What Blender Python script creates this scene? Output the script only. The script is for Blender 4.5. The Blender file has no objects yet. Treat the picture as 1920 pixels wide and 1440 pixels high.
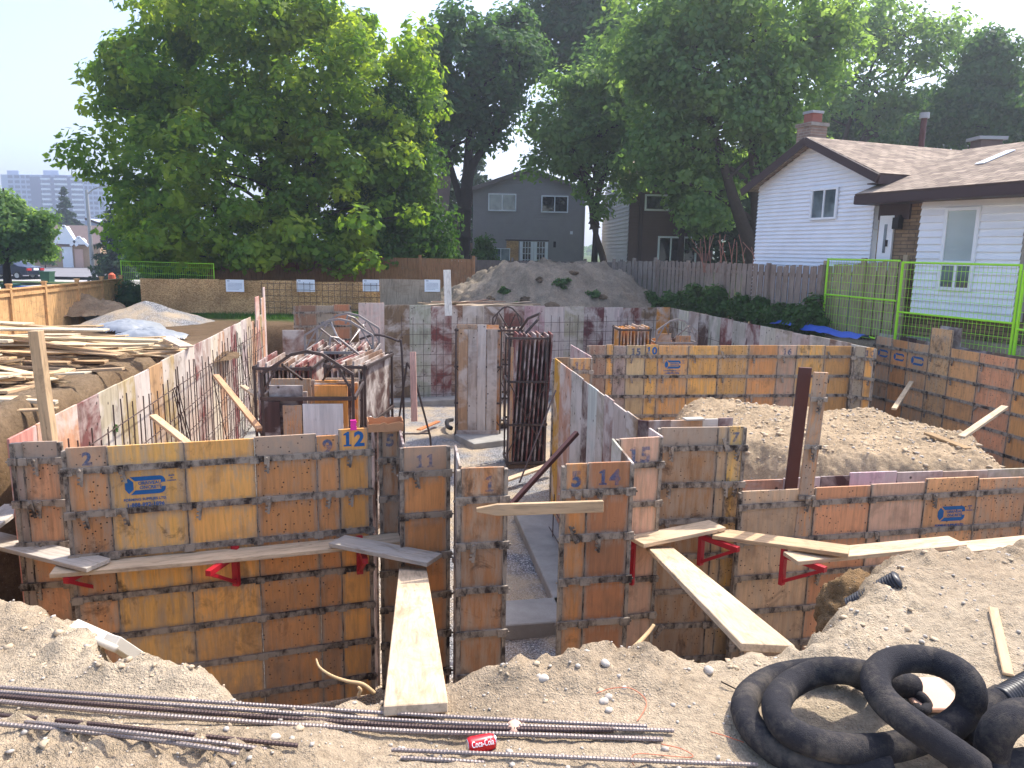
import bpy, bmesh, math, random
import numpy as np
from mathutils import Vector, Matrix
random.seed(7); RNG=np.random.default_rng(7)
R=math.radians
SC=bpy.context.scene; COL=SC.collection
# ------------------------------------------------------------ camera, world, sun, exposure
F,HOR,ROLL,EYE=1400.0,472.0,0.018,1.70
PITCH=math.atan((720-HOR)/F)
FW=Vector((0,math.cos(PITCH),-math.sin(PITCH))); UP0=Vector((0,math.sin(PITCH),math.cos(PITCH))); RT0=Vector((1,0,0))
RT=RT0*math.cos(ROLL)-UP0*math.sin(ROLL)
UP=RT0*math.sin(ROLL)+UP0*math.cos(ROLL)
# image right axis drops to the right: horizon slopes down to the right
RTc=RT0*math.cos(ROLL)+UP0*math.sin(ROLL); UPc=-RT0*math.sin(ROLL)+UP0*math.cos(ROLL)
cam=bpy.data.cameras.new('camera'); camo=bpy.data.objects.new('camera',cam); COL.objects.link(camo)
cam.sensor_width=36; cam.lens=36*F/1920; cam.clip_end=3000; cam.clip_start=0.05
M=Matrix((( RTc.x,UPc.x,-FW.x,0),(RTc.y,UPc.y,-FW.y,0),(RTc.z,UPc.z,-FW.z,EYE),(0,0,0,1)))
camo.matrix_world=M; SC.camera=camo
SUN_EL,SUN_AZ=R(56),R(48)     # azimuth measured from +Y (ahead) towards +X (right)
wd=bpy.data.worlds.new('World'); SC.world=wd; wd.use_nodes=True
wn=wd.node_tree; bg=wn.nodes['Background']
sk=wn.nodes.new('ShaderNodeTexSky'); sk.sky_type='NISHITA'; sk.sun_disc=False
sk.sun_elevation=SUN_EL; sk.sun_rotation=SUN_AZ; sk.air_density=1.0; sk.dust_density=3.0; sk.ozone_density=1.0; sk.altitude=100
tm=wn.nodes.new('ShaderNodeMix'); tm.data_type='RGBA'; tm.blend_type='MULTIPLY'; tm.inputs[0].default_value=1; tm.inputs[7].default_value=(.80,.785,.83,1); wn.links.new(sk.outputs[0],tm.inputs[6]); wn.links.new(tm.outputs[2],bg.inputs[0]); bg.inputs[1].default_value=0.15
sl=bpy.data.lights.new('sun','SUN'); sl.energy=2.0; sl.angle=R(0.6); sl.color=(1,0.95,0.85)
so=bpy.data.objects.new('sun',sl); COL.objects.link(so)
sd=Vector((math.sin(SUN_AZ)*math.cos(SUN_EL),math.cos(SUN_AZ)*math.cos(SUN_EL),math.sin(SUN_EL)))
so.rotation_euler=sd.to_track_quat('Z','Y').to_euler(); so.location=sd*60
SC.view_settings.view_transform='Standard'; SC.view_settings.look='None'; SC.view_settings.exposure=1.67
SC.cycles.max_bounces=8; SC.cycles.diffuse_bounces=6; SC.cycles.transparent_max_bounces=12
SC.cycles.volume_bounces=0
# ------------------------------------------------------------ geometry helpers
def ray(px,py): return FW+RTc*((px-960)/F)-UPc*((py-720)/F)
def P(px,py,z=0.0):
    d=ray(px,py); t=(z-EYE)/d.z; return Vector((0,0,EYE))+d*t
def PY(px,py,Y):
    d=ray(px,py); return Vector((0,0,EYE))+d*(Y/d.y)
def S(r,g,b,k=1.0):
    f=lambda c:((c/255/12.92) if c/255<=0.04045 else ((c/255+0.055)/1.055)**2.4)*k
    return (f(r),f(g),f(b),1)
def tag(o,label=None,cat=None,group=None,kind=None):
    if label:o['label']=label
    if cat:o['category']=cat
    if group:o['group']=group
    if kind:o['kind']=kind
    return o
def empty(name,loc,rz=0,label=None,cat=None,group=None):
    o=bpy.data.objects.new(name,None); COL.objects.link(o); o.location=loc; o.rotation_euler=(0,0,rz); o.empty_display_size=.2
    return tag(o,label,cat,group)
def link(name,me,mt=None,parent=None,loc=(0,0,0),rot=(0,0,0),color=None):
    o=bpy.data.objects.new(name,me); COL.objects.link(o); o.location=loc; o.rotation_euler=rot
    if mt is not None and not me.materials: me.materials.append(mt)
    if parent: o.parent=parent
    if color: o.color=color
    return o
class MB:
    def __init__(s): s.v=[]; s.f=[]
    def add(s,vs,fs):
        n=len(s.v); s.v+= [tuple(v) for v in vs]; s.f+=[tuple(i+n for i in f) for f in fs]; return s
    def box(s,lo,hi,m=None):
        x0,y0,z0=lo; x1,y1,z1=hi
        vs=[Vector(p) for p in ((x0,y0,z0),(x1,y0,z0),(x1,y1,z0),(x0,y1,z0),(x0,y0,z1),(x1,y0,z1),(x1,y1,z1),(x0,y1,z1))]
        if m is not None: vs=[m@v for v in vs]
        return s.add(vs,[(3,2,1,0),(4,5,6,7),(0,1,5,4),(1,2,6,5),(2,3,7,6),(3,0,4,7)])
    def beam(s,a,b,w,t,up=Vector((0,0,1))):
        a=Vector(a);b=Vector(b);d=(b-a);L=d.length;d.normalize()
        sx=d.cross(up)
        if sx.length<1e-4: sx=d.cross(Vector((1,0,0)))
        sx.normalize(); u=sx.cross(d)
        m=Matrix(((d.x,sx.x,u.x,a.x),(d.y,sx.y,u.y,a.y),(d.z,sx.z,u.z,a.z),(0,0,0,1)))
        return s.box((0,-w/2,-t/2),(L,w/2,t/2),m)
    def tube(s,pts,r,n=8,cap=True):
        pts=[Vector(p) for p in pts]; rs=r if hasattr(r,'__len__') else [r]*len(pts)
        prev=None; rings=[]
        for i,p in enumerate(pts):
            d=(pts[min(i+1,len(pts)-1)]-pts[max(i-1,0)]).normalized()
            if prev is None:
                a=d.cross(Vector((0,0,1)))
                if a.length<1e-3:a=d.cross(Vector((1,0,0)))
                a.normalize()
            else:
                a=prev-d*prev.dot(d); a.normalize()
            prev=a; b=d.cross(a)
            rings.append([p+(a*math.cos(2*math.pi*k/n)+b*math.sin(2*math.pi*k/n))*rs[i] for k in range(n)])
        vs=[v for rg in rings for v in rg]; fs=[]
        for i in range(len(rings)-1):
            for k in range(n): fs.append((i*n+k,i*n+(k+1)%n,(i+1)*n+(k+1)%n,(i+1)*n+k))
        if cap: fs.append(tuple(range(n-1,-1,-1))); fs.append(tuple((len(rings)-1)*n+k for k in range(n)))
        return s.add(vs,fs)
    def prism(s,poly,d0,d1,m=None,axis='y'):
        # polygon in x,z extruded along y
        n=len(poly); vs=[Vector((x,d0,z)) for x,z in poly]+[Vector((x,d1,z)) for x,z in poly]
        if m is not None: vs=[m@v for v in vs]
        fs=[tuple(range(n)),tuple(range(2*n-1,n-1,-1))]+[((i+1)%n,i,n+i,n+(i+1)%n) for i in range(n)]
        return s.add(vs,fs)
    def mesh(s,name,smooth=False,fix=False):
        me=bpy.data.meshes.new(name); me.from_pydata(s.v,[],s.f); me.update()
        if fix:
            bm=bmesh.new(); bm.from_mesh(me); bmesh.ops.recalc_face_normals(bm,faces=bm.faces); bm.to_mesh(me); bm.free()
        if smooth: me.polygons.foreach_set('use_smooth',[True]*len(me.polygons))
        return me
    def build(s,name,mt,parent=None,loc=(0,0,0),rot=(0,0,0),color=None,smooth=False,fix=False):
        return link(name,s.mesh(name,smooth,fix),mt,parent,loc,rot,color)
def npmesh(name,v,q,smooth=False):
    v=np.asarray(v,dtype=np.float32); q=np.asarray(q,dtype=np.int32); k=q.shape[1]
    me=bpy.data.meshes.new(name); me.vertices.add(len(v)); me.vertices.foreach_set('co',v.ravel())
    me.loops.add(q.size); me.loops.foreach_set('vertex_index',q.ravel())
    me.polygons.add(len(q)); me.polygons.foreach_set('loop_start',np.arange(0,q.size,k,dtype=np.int32))
    me.update(calc_edges=True)
    if smooth: me.polygons.foreach_set('use_smooth',np.ones(len(q),dtype=bool))
    return me
def bevel(o,w=.004,seg=1):
    m=o.modifiers.new('bev','BEVEL'); m.width=w; m.segments=seg; m.limit_method='ANGLE'; return o
def catmull(pts,n=10,closed=False):
    pts=[Vector(p) for p in pts]; out=[]
    for i in range(len(pts)-1):
        p0=pts[max(i-1,0)];p1=pts[i];p2=pts[i+1];p3=pts[min(i+2,len(pts)-1)]
        for k in range(n):
            t=k/n; out.append(0.5*((2*p1)+(p2-p0)*t+(2*p0-5*p1+4*p2-p3)*t*t+(3*p1-p0-3*p2+p3)*t**3))
    out.append(pts[-1]); return out
# numpy value noise
_perm=np.random.default_rng(3).random((256,256))
_perm3=np.random.default_rng(4).random((64,64,64))
def vnoise(x,y):
    xi=np.floor(x).astype(int); yi=np.floor(y).astype(int); fx=x-xi; fy=y-yi
    fx=fx*fx*(3-2*fx); fy=fy*fy*(3-2*fy)
    g=lambda a,b:_perm[a%256,b%256]
    return (g(xi,yi)*(1-fx)+g(xi+1,yi)*fx)*(1-fy)+(g(xi,yi+1)*(1-fx)+g(xi+1,yi+1)*fx)*fy*1.0
def fbm(x,y,sc,oc=4,gain=.5):
    o=0;a=1;t=0
    for k in range(oc):
        o=o+a*(vnoise(x*sc+17.3*k,y*sc+5.1*k)-.5)*2; t+=a; a*=gain; sc*=2.03
    return o/t
# ------------------------------------------------------------ material helpers
class NT:
    def __init__(s,name,rough=.7,spec=.3):
        s.m=bpy.data.materials.new(name); s.m.use_nodes=True; s.t=s.m.node_tree; s.b=s.t.nodes['Principled BSDF']
        s.b.inputs['Roughness'].default_value=rough; s.b.inputs['Specular IOR Level'].default_value=spec
    def n(s,ty,**k):
        nd=s.t.nodes.new(ty)
        for a,b in k.items(): setattr(nd,a,b)
        return nd
    def l(s,a,b): s.t.links.new(a,b); return s
    def setin(s,sock,v):
        if hasattr(v,'is_output') or isinstance(v,bpy.types.NodeSocket): s.t.links.new(v,sock)
        else: sock.default_value=v
    def obj(s): return s.n('ShaderNodeTexCoord').outputs['Object']
    def rnd(s): return s.n('ShaderNodeObjectInfo').outputs['Random']
    def ocol(s): return s.n('ShaderNodeObjectInfo').outputs['Color']
    def seeded(s,k=37.0):
        # object coordinates shifted by a per-object random amount
        c=s.obj(); a=s.n('ShaderNodeVectorMath',operation='ADD'); mu=s.n('ShaderNodeMath',operation='MULTIPLY'); s.l(s.rnd(),mu.inputs[0]); mu.inputs[1].default_value=k
        s.l(c,a.inputs[0]); s.l(mu.outputs[0],a.inputs[1]); return a.outputs[0]
    def scale(s,v,sc):
        a=s.n('ShaderNodeVectorMath',operation='MULTIPLY'); s.l(v,a.inputs[0]); a.inputs[1].default_value=sc; return a.outputs[0]
    def noise(s,v,sc,det=4,ro=.55,dist=0):
        a=s.n('ShaderNodeTexNoise'); s.l(v,a.inputs['Vector']); a.inputs['Scale'].default_value=sc; a.inputs['Detail'].default_value=det; a.inputs['Roughness'].default_value=ro; a.inputs['Distortion'].default_value=dist; return a.outputs['Fac']
    def voro(s,v,sc,feat='F1',out='Distance'):
        a=s.n('ShaderNodeTexVoronoi',feature=feat); s.l(v,a.inputs['Vector']); a.inputs['Scale'].default_value=sc; return a.outputs[out]
    def ramp(s,f,stops,interp='LINEAR'):
        a=s.n('ShaderNodeValToRGB'); cr=a.color_ramp; cr.interpolation=interp
        while len(cr.elements)<len(stops): cr.elements.new(.5)
        for e,(p,c) in zip(cr.elements,stops):
            e.position=p; e.color=c if hasattr(c,'__len__') else (c,c,c,1)
        s.l(f,a.inputs[0]); return a.outputs[0]
    def mix(s,f,a,b,mode='MIX'):
        m=s.n('ShaderNodeMix',data_type='RGBA',blend_type=mode); s.setin(m.inputs[0],f); s.setin(m.inputs[6],a); s.setin(m.inputs[7],b); return m.outputs[2]
    def math(s,op,a,b=0.0):
        m=s.n('ShaderNodeMath',operation=op); s.setin(m.inputs[0],a); s.setin(m.inputs[1],b); return m.outputs[0]
    def sep(s,v):
        a=s.n('ShaderNodeSeparateXYZ'); s.l(v,a.inputs[0]); return a.outputs
    def bump(s,h,st=.4,dist=.02,norm=None):
        b=s.n('ShaderNodeBump'); s.l(h,b.inputs['Height']); b.inputs['Strength'].default_value=st; b.inputs['Distance'].default_value=dist
        if norm is not None: s.l(norm,b.inputs['Normal'])
        s.l(b.outputs[0],s.b.inputs['Normal']); return b.outputs[0]
    def col(s,v): s.setin(s.b.inputs['Base Color'],v); return s
MT={}
def simple(name,c,rough=.6,spec=.3,metal=0,var=.25,sc=8,bump=0):
    k=NT(name,rough,spec); v=k.seeded(); f=k.noise(v,sc,5,.6)
    cc_=k.mix(f,tuple(x*(1-var) for x in c[:3])+(1,),tuple(min(1,x*(1+var)) for x in c[:3])+(1,))
    if name=='black_sock': cc_=k.mix(k.ramp(k.noise(v,7,6,.75),[(.48,0),(.72,.5)]),cc_,S(128,118,104))
    k.col(cc_)
    k.b.inputs['Metallic'].default_value=metal
    if bump: k.bump(k.noise(v,sc*4,4),bump,.01)
    MT[name]=k.m; return k.m
# --- dirt / terrain (colour of each kind of ground comes from the mesh attribute 'soil')
k=NT('terrain_soil',.95,.1); at=k.n('ShaderNodeAttribute',attribute_name='soil').outputs['Color']
geo=k.n('ShaderNodeNewGeometry').outputs['Position']
f1=k.noise(geo,2.2,6,.65); f2=k.noise(geo,26,5,.7); f3=k.noise(geo,110,3,.6)
c=k.mix(1,at,k.ramp(f1,[(.3,.78),(.7,1.18)]),'MULTIPLY'); c=k.mix(1,c,k.ramp(f2,[(.25,.55),(.5,1.0),(.75,1.25)]),'MULTIPLY')
peb=k.voro(geo,55); pm=k.ramp(peb,[(.10,1.0),(.2,0.0)]); sel=k.ramp(k.voro(geo,55,'F1','Color'),[(.6,0),(.62,1)],'CONSTANT')
c=k.mix(k.math('MULTIPLY',pm,k.math('MULTIPLY',sel,.55)),c,(.52,.49,.45,1)); k.col(c)
c2=k.ramp(k.noise(geo,260,3,.7),[(.3,.8),(.7,1.15)]); k.col(k.mix(1,c,c2,'MULTIPLY')); h=k.math('ADD',k.math('MULTIPLY',f2,.9),k.math('MULTIPLY',f3,.8)); h=k.math('ADD',h,k.math('MULTIPLY',k.math('MULTIPLY',pm,sel),.5)); k.bump(h,1.0,.022); MT['soil']=k.m
# --- gravel
k=NT('crushed_gravel',.9,.2); geo=k.n('ShaderNodeNewGeometry').outputs['Position']
d=k.voro(geo,42); cc=k.voro(geo,42,'F1','Color'); bw=k.n('ShaderNodeRGBToBW'); k.l(cc,bw.inputs[0])
c=k.ramp(bw.outputs[0],[(.1,S(124,124,128)),(.5,S(168,168,170)),(.9,S(214,212,210))]); sh=k.ramp(d,[(.25,1.0),(.75,.35)])
big=k.noise(geo,.9,4,.6); c=k.mix(1,c,sh,'MULTIPLY'); c=k.mix(k.ramp(big,[(.40,0),(.58,.8)]),c,S(200,178,146)); k.col(c); k.bump(k.math('SUBTRACT',1.0,d),1.0,.03); MT['gravel']=k.m
# --- concrete
k=NT('pale_concrete',.9,.2); geo=k.n('ShaderNodeNewGeometry').outputs['Position']; f=k.noise(geo,3,6,.6); g=k.noise(geo,40,4,.6)
k.col(k.mix(g,k.ramp(f,[(.3,S(120,118,112)),(.7,S(176,172,164))]),S(150,147,140),'MIX')); k.bump(g,.3,.01); MT['concrete']=k.m
# --- formwork plywood outside face (tint = object colour)
k=NT('formwork_plywood_outside',.55,.35); v=k.seeded(); oc=k.ocol()
g=k.noise(k.scale(v,(9,9,.7)),4,5,.65,.4); st=k.noise(k.scale(v,(5,5,.45)),3,4,.6); bl=k.noise(v,2.6,5,.6,.3)
c=k.mix(1,oc,k.ramp(g,[(.25,.62),(.5,.95),(.75,1.12)]),'MULTIPLY')
c=k.mix(k.ramp(st,[(.54,0),(.72,.45)]),c,S(104,70,44))                       # rust coloured runs
c=k.mix(k.ramp(bl,[(.54,0),(.70,.5)]),c,S(84,62,48))                       # dark patches
cem=k.math('ADD',k.noise(k.scale(v,(7,7,1.1)),2.2,6,.7),k.math('MULTIPLY',k.math('SUBTRACT',k.rnd(),.62),.24)); c=k.mix(k.ramp(cem,[(.47,0),(.68,.7)]),c,S(176,162,142))   # cement film
low=k.noise(k.scale(v,(4,4,1)),1.5,5,.7); zz=k.sep(k.obj())[2]; c=k.mix(k.math('MULTIPLY',k.ramp(low,[(.35,0),(.6,1)]),k.ramp(k.math('MULTIPLY',zz,.5),[(.15,.7),(.6,.0)])),c,S(132,118,104))   # splashed cement near the foot

pw=k.n('ShaderNodeAttribute',attribute_type='OBJECT',attribute_name='panel_width').outputs['Fac']; pb=k.n('ShaderNodeAttribute',attribute_type='OBJECT',attribute_name='first_bar').outputs['Fac']
X_,Y_,Z_=k.sep(k.obj()); tt=k.math('DIVIDE',k.math('SUBTRACT',pb,Z_),.385); cell=k.math('FLOOR',tt); fr=k.math('SUBTRACT',tt,cell)
wn_=k.n('ShaderNodeTexWhiteNoise',noise_dimensions='2D'); cbx=k.n('ShaderNodeCombineXYZ'); k.l(cell,cbx.inputs[0]); k.l(k.math('MULTIPLY',k.rnd(),91.7),cbx.inputs[1]); k.l(cbx.outputs[0],wn_.inputs['Vector']); rv=wn_.outputs['Value']
c=k.mix(1,c,k.ramp(rv,[(0,(.80,.78,.76,1)),(1,(1.14,1.14,1.14,1))]),'MULTIPLY')
dn=k.noise(k.scale(v,(16,16,2.2)),2,5,.7); dn2=k.noise(v,9,5,.7)
ed=k.math('MINIMUM',X_,k.math('SUBTRACT',pw,X_)); em=k.math('MULTIPLY',k.ramp(ed,[(.012,1),(.05,0)]),k.ramp(dn,[(.38,0),(.55,.75)]))
bm_=k.math('MULTIPLY',k.math('MAXIMUM',k.ramp(fr,[(.06,1),(.30,0)]),k.ramp(fr,[(.86,0),(.95,1)])),k.ramp(dn,[(.42,0),(.58,.85)]))
tg=k.math('MULTIPLY',k.math('LESS_THAN',tt,0.0),k.n('ShaderNodeAttribute',attribute_type='OBJECT',attribute_name='cement_top').outputs['Fac']); tg=k.math('MULTIPLY',tg,k.ramp(dn2,[(.3,.95),(.7,.55)]))
c=k.mix(k.math('MAXIMUM',k.math('MAXIMUM',em,bm_),tg),c,k.mix(dn2,S(128,116,104),S(188,178,164)))
oil=k.ramp(k.noise(k.scale(v,(1,1,.8)),3.4,6,.72,.6),[(.56,0),(.68,.75)]); c=k.mix(.24,c,S(184,156,124)); c=k.mix(k.math('MULTIPLY',oil,k.ramp(k.rnd(),[(.2,.2),(.8,1)])),c,S(62,44,34))
sp=k.voro(v,26); ss=k.ramp(k.voro(v,26,'F1','Color'),[(.62,0),(.64,1)],'CONSTANT'); c=k.mix(k.math('MULTIPLY',k.ramp(sp,[(.12,1),(.25,0)]),ss),c,S(36,26,22))
k.col(c); k.bump(g,.15,.01); MT['ply']=k.m
# --- formwork inner face: mottled, whitish to oxblood
k=NT('formwork_plywood_inside',.8,.2); v=k.seeded(); oc=k.ocol()
a=k.noise(v,1.7,6,.62,.5); b=k.noise(k.scale(v,(6,6,.5)),2.4,5,.65)
c=k.mix(1,oc,k.ramp(b,[(.3,.68),(.7,1.2)]),'MULTIPLY')
c=k.mix(k.ramp(a,[(.45,0),(.62,.8)]),c,S(206,196,186)); c=k.mix(k.ramp(k.noise(v,3.1,5,.6),[(.58,0),(.74,.6)]),c,S(78,58,48))
sp=k.voro(k.scale(v,(1,1,1)),5.2); c=k.mix(k.ramp(sp,[(.07,.9),(.12,0)]),c,S(48,34,30)); k.col(c); k.bump(b,.2,.01); MT['inner']=k.m
# --- rusty steel with cement
k=NT('cement_crusted_steel',.65,.4); v=k.seeded(); a=k.noise(v,5,5,.65); b=k.noise(k.scale(v,(1,1,.5)),17,4,.7)
c=k.mix(k.ramp(a,[(.4,0),(.6,1)]),S(46,37,33),S(86,70,60)); c=k.mix(k.ramp(k.math('ADD',k.math('MULTIPLY',a,.6),k.math('MULTIPLY',b,.5)),[(.45,0),(.60,.92)]),c,S(164,152,136)); k.col(c); k.b.inputs['Metallic'].default_value=.15; k.bump(b,.4,.01); MT['steel']=k.m
# --- lumber, tint = object colour, grain along local x
def woodmat(name,grain=(1.2,14,14),dark=.55,rough=.75,knots=True):
    k=NT(name,rough,.2); v=k.seeded(); oc=k.ocol(); g=k.noise(k.scale(v,grain),3,5,.6,.6); b=k.noise(v,1.4,4,.6)
    c=k.mix(1,oc,k.ramp(g,[(.25,dark),(.5,.95),(.8,1.1)]),'MULTIPLY'); c=k.mix(1,c,k.ramp(b,[(.3,.8),(.7,1.1)]),'MULTIPLY')
    if knots:
        d=k.voro(k.scale(v,(1,2.4,2.4)),2.7); c=k.mix(k.ramp(d,[(.03,.8),(.07,0)]),c,S(96,62,36))
    c=k.mix(k.ramp(k.noise(k.scale(v,(.7,2,2)),3.2,6,.75,.8),[(.52,0),(.66,.5)]),c,S(128,106,82))
    # scuffs and dried cement
    c=k.mix(k.ramp(k.noise(v,4.5,6,.7),[(.56,0),(.75,.25)]),c,S(168,156,138))
    k.col(c); k.bump(g,.2,.005); MT[name]=k.m
woodmat('lumber'); woodmat('upright_lumber',(14,14,1.2)); woodmat('weathered_wood',(12,12,.9),.4,.9,False)
# --- osb
k=NT('strand_board',.85,.15); v=k.obj(); d=k.voro(k.scale(v,(26,26,60)),1,'F1','Color'); bw=k.n('ShaderNodeRGBToBW'); k.l(d,bw.inputs[0])
k.col(k.mix(k.ramp(k.noise(v,1.2,4),[(.4,0),(.7,.5)]),k.ramp(bw.outputs[0],[(.1,S(150,110,68)),(.5,S(204,160,108)),(.9,S(230,192,138))]),S(122,92,62))); MT['osb']=k.m
# --- leaves
def leafmat(name,c1,c2,c3,trans=.45):
    k=NT(name,.6,.12); rp=k.n('ShaderNodeNewGeometry').outputs['Random Per Island']; v=k.obj(); f=k.noise(v,.55,3,.6)
    c=k.mix(rp,c1,c2); c=k.mix(k.ramp(f,[(.45,0),(.68,.75)]),c,c3); k.col(c)
    out=k.t.nodes['Material Output']; tr=k.n('ShaderNodeBsdfTranslucent'); mx=k.n('ShaderNodeMixShader'); mx.inputs[0].default_value=trans
    tc=k.mix(1,c,(1.9,1.8,.75,1),'MULTIPLY'); k.l(tc,tr.inputs[0]); k.l(k.b.outputs[0],mx.inputs[1]); k.l(tr.outputs[0],mx.inputs[2]); k.l(mx.outputs[0],out.inputs[0]); MT[name]=k.m
leafmat('maple_leaves',(.09,.18,.03,1),(.165,.28,.042,1),(.34,.40,.055,1),.62)
leafmat('dark_leaves',(.045,.11,.05,1),(.08,.16,.068,1),(.10,.19,.07,1),.55)
leafmat('soft_leaves',(.10,.195,.085,1),(.165,.265,.11,1),(.21,.31,.115,1),.62)
leafmat('conifer_needles',(.02,.05,.026,1),(.045,.085,.04,1),(.05,.09,.04,1),.2)
leafmat('cedar_leaves',(.042,.115,.022,1),(.075,.16,.035,1),(.12,.20,.04,1),.45)
leafmat('weed_leaves',(.03,.085,.02,1),(.06,.14,.03,1),(.08,.16,.04,1),.4)
simple('bark',S(72,62,54),.95,.1,0,.45,9,.8)
simple('dark_bark',S(52,45,42),.95,.1,0,.45,9,.8)
simple('root_wood',S(190,160,118),.8,.2,0,.25,20)
simple('rebar_steel',S(142,130,124),.5,.5,.5,.4,30,.2); simple('dark_rebar',S(84,68,64),.6,.4,.4,.35,20)
simple('rack_steel',S(84,72,68),.5,.45,.5,.4,12,.2); simple('pale_steel',S(150,142,138),.5,.4,.4,.3,12)
simple('brown_steel_panel',S(84,52,48),.6,.4,.2,.2,3); simple('red_paint',S(176,26,40),.45,.45,0,.25,14)
simple('lime_paint',S(166,236,44),.4,.5,0,.12,5); simple('black_sock',S(50,49,52),.95,.15,0,.25,60,.5); simple('black_plastic',S(34,34,38),.4,.5,0,.2,20)
simple('white_trim',S(236,240,244),.5,.3,0,.04,3); simple('brown_trim',S(66,50,50),.55,.3,0,.12,4); simple('white_sign',S(238,242,246),.5,.3,0,.03,3)
simple('sign_ink',S(90,110,130),.6,.2,0,.05,3); simple('blue_stencil',S(40,96,150),.7,.2,0,.25,18); simple('tarp_blue',S(40,84,178),.45,.4,0,.2,6)
simple('cardboard',S(176,134,100),.85,.1,0,.12,6); simple('hot_pink',S(240,60,160),.6,.2,0,.12,14); simple('orange_twine',S(206,122,92),.8,.1,0,.15,20)
simple('pvc_grey',S(196,188,172),.5,.3,0,.12,12); simple('plastic_sheet',S(150,154,158),.35,.5,0,.15,5,.5); simple('stone',S(186,176,162),.85,.2,0,.3,6,.3)
simple('asphalt',S(124,122,124),.9,.2,0,.15,1.5); simple('sidewalk',S(176,172,166),.9,.2,0,.1,1); simple('car_paint',S(30,38,62),.25,.6,.3,.1,2); simple('tyre',S(26,26,28),.85,.2,0,.1,9)
simple('rim',S(170,172,176),.35,.5,.6,.1,9); simple('tail_red',S(170,24,28),.3,.5,0,.1,4); simple('bin_green',S(28,74,48),.5,.3,0,.1,4); simple('bin_blue',S(40,80,150),.5,.3,0,.1,4); simple('pole_grey',S(160,162,164),.6,.4,.2,.1,4)
simple('orange_plastic',S(214,104,74),.6,.2,0,.15,9); simple('pink_panel',S(222,178,152),.7,.2,0,.1,5); simple('can_red',S(206,24,36),.3,.6,.25,.08,6); simple('aluminium',S(190,190,192),.3,.6,.9,.08,9); simple('white_ink',S(244,240,236),.5,.3,0,.03,4)
simple('metal_lamp',S(34,32,34),.5,.4,.2,.1,4); simple('terracotta',S(150,92,78),.8,.2,0,.15,9); simple('slate_blue',S(66,82,116),.7,.2,0,.1,1); simple('pale_facade',S(168,180,202),.7,.2,0,.05,1); simple('beige_brick',S(178,148,118),.85,.1,0,.2,6); simple('garage_pink',S(206,170,152),.7,.2,0,.06,2); simple('roof_grey',S(112,98,94),.9,.1,0,.2,3); simple('dark_void',S(30,30,34),.9,.1,0,.2,3); simple('curtain',S(186,194,192),.9,.1,0,.12,4); simple('pale_roof_board',S(206,202,190),.8,.1,0,.15,4)
k=NT('window_glass',.04,.8); v=k.obj(); f=k.noise(v,1.3,3); k.col(k.ramp(f,[(.35,S(72,84,92)),(.65,S(140,154,160))])); MT['glass']=k.m
k=NT('dark_window_glass',.04,.8); k.col(S(30,36,42)); MT['dark_glass']=k.m
k=NT('blind_behind_glass',.08,.8); v=k.obj(); f=k.noise(v,.8,2); k.col(k.ramp(f,[(.3,S(150,166,166)),(.7,S(184,196,194))])); MT['blind']=k.m
k=NT('vinyl_siding',.5,.3); k.col(k.mix(1,k.ocol(),k.ramp(k.noise(k.seeded(),2,4),[(.3,.93),(.7,1.03)]),'MULTIPLY')); MT['siding']=k.m
def brickmat(name,c1,c2,mo,w,h,axisx,rough=.9,bump=.5):
    k=NT(name,rough,.15); v=k.obj(); x,y,z=k.sep(v); cb=k.n('ShaderNodeCombineXYZ'); k.l((x,y,z)['xyz'.index(axisx)],cb.inputs[0]); k.l(z,cb.inputs[1])
    b=k.n('ShaderNodeTexBrick'); k.l(cb.outputs[0],b.inputs['Vector']); b.inputs['Scale'].default_value=1; b.inputs['Brick Width'].default_value=w; b.inputs['Row Height'].default_value=h; b.inputs['Mortar Size'].default_value=.008; b.inputs['Color1'].default_value=c1; b.inputs['Color2'].default_value=c2; b.inputs['Mortar'].default_value=mo; b.inputs['Bias'].default_value=0
    c=k.mix(1,b.outputs['Color'],k.ramp(k.noise(v,3,5,.7),[(.3,.7),(.7,1.2)]),'MULTIPLY'); k.col(c); k.bump(k.math('SUBTRACT',1.0,b.outputs['Fac']),bump,.012); MT[name]=k.m
brickmat('ledge_stone',S(160,134,104),S(126,106,86),S(96,86,76),.34,.085,'x'); brickmat('chimney_brick',S(150,126,110),S(122,104,94),S(150,144,136),.21,.075,'x')
brickmat('shingles',S(168,152,134),S(128,114,102),S(88,74,68),.30,.145,'x',.95,.6)
# ------------------------------------------------------------ terrain
FLOOR=-2.77
def xy(px,py,z=0.0): p=P(px,py,z); return (p.x,p.y)
LIP=[xy(-400,1100),xy(-60,1110),xy(0,1137),xy(70,1150),xy(130,1168),xy(230,1240),xy(330,1278),xy(420,1300),xy(500,1318),xy(600,1318),xy(690,1310),xy(745,1300),xy(790,1290),xy(850,1266),xy(900,1258),xy(950,1262),xy(1010,1262),xy(1060,1250),xy(1130,1240),xy(1200,1244),xy(1300,1240),xy(1345,1232),xy(1400,1212),xy(1480,1215),xy(1530,1215),xy(1580,1200),xy(1640,1150),xy(1655,1105),xy(1690,1068),xy(1740,1052),xy(1830,1046),xy(1920,1040),xy(2200,1020)]
PIT=[(-5.5,5.2)]+LIP[1:]+[(10.6,5.4),(10.6,11),(10.1,13.2),(9.4,17.0),(7.9,18.2),(6.9,25.6),(-7.6,21.6),(-7.4,18.8),(-5.3,7.0)]
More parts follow.
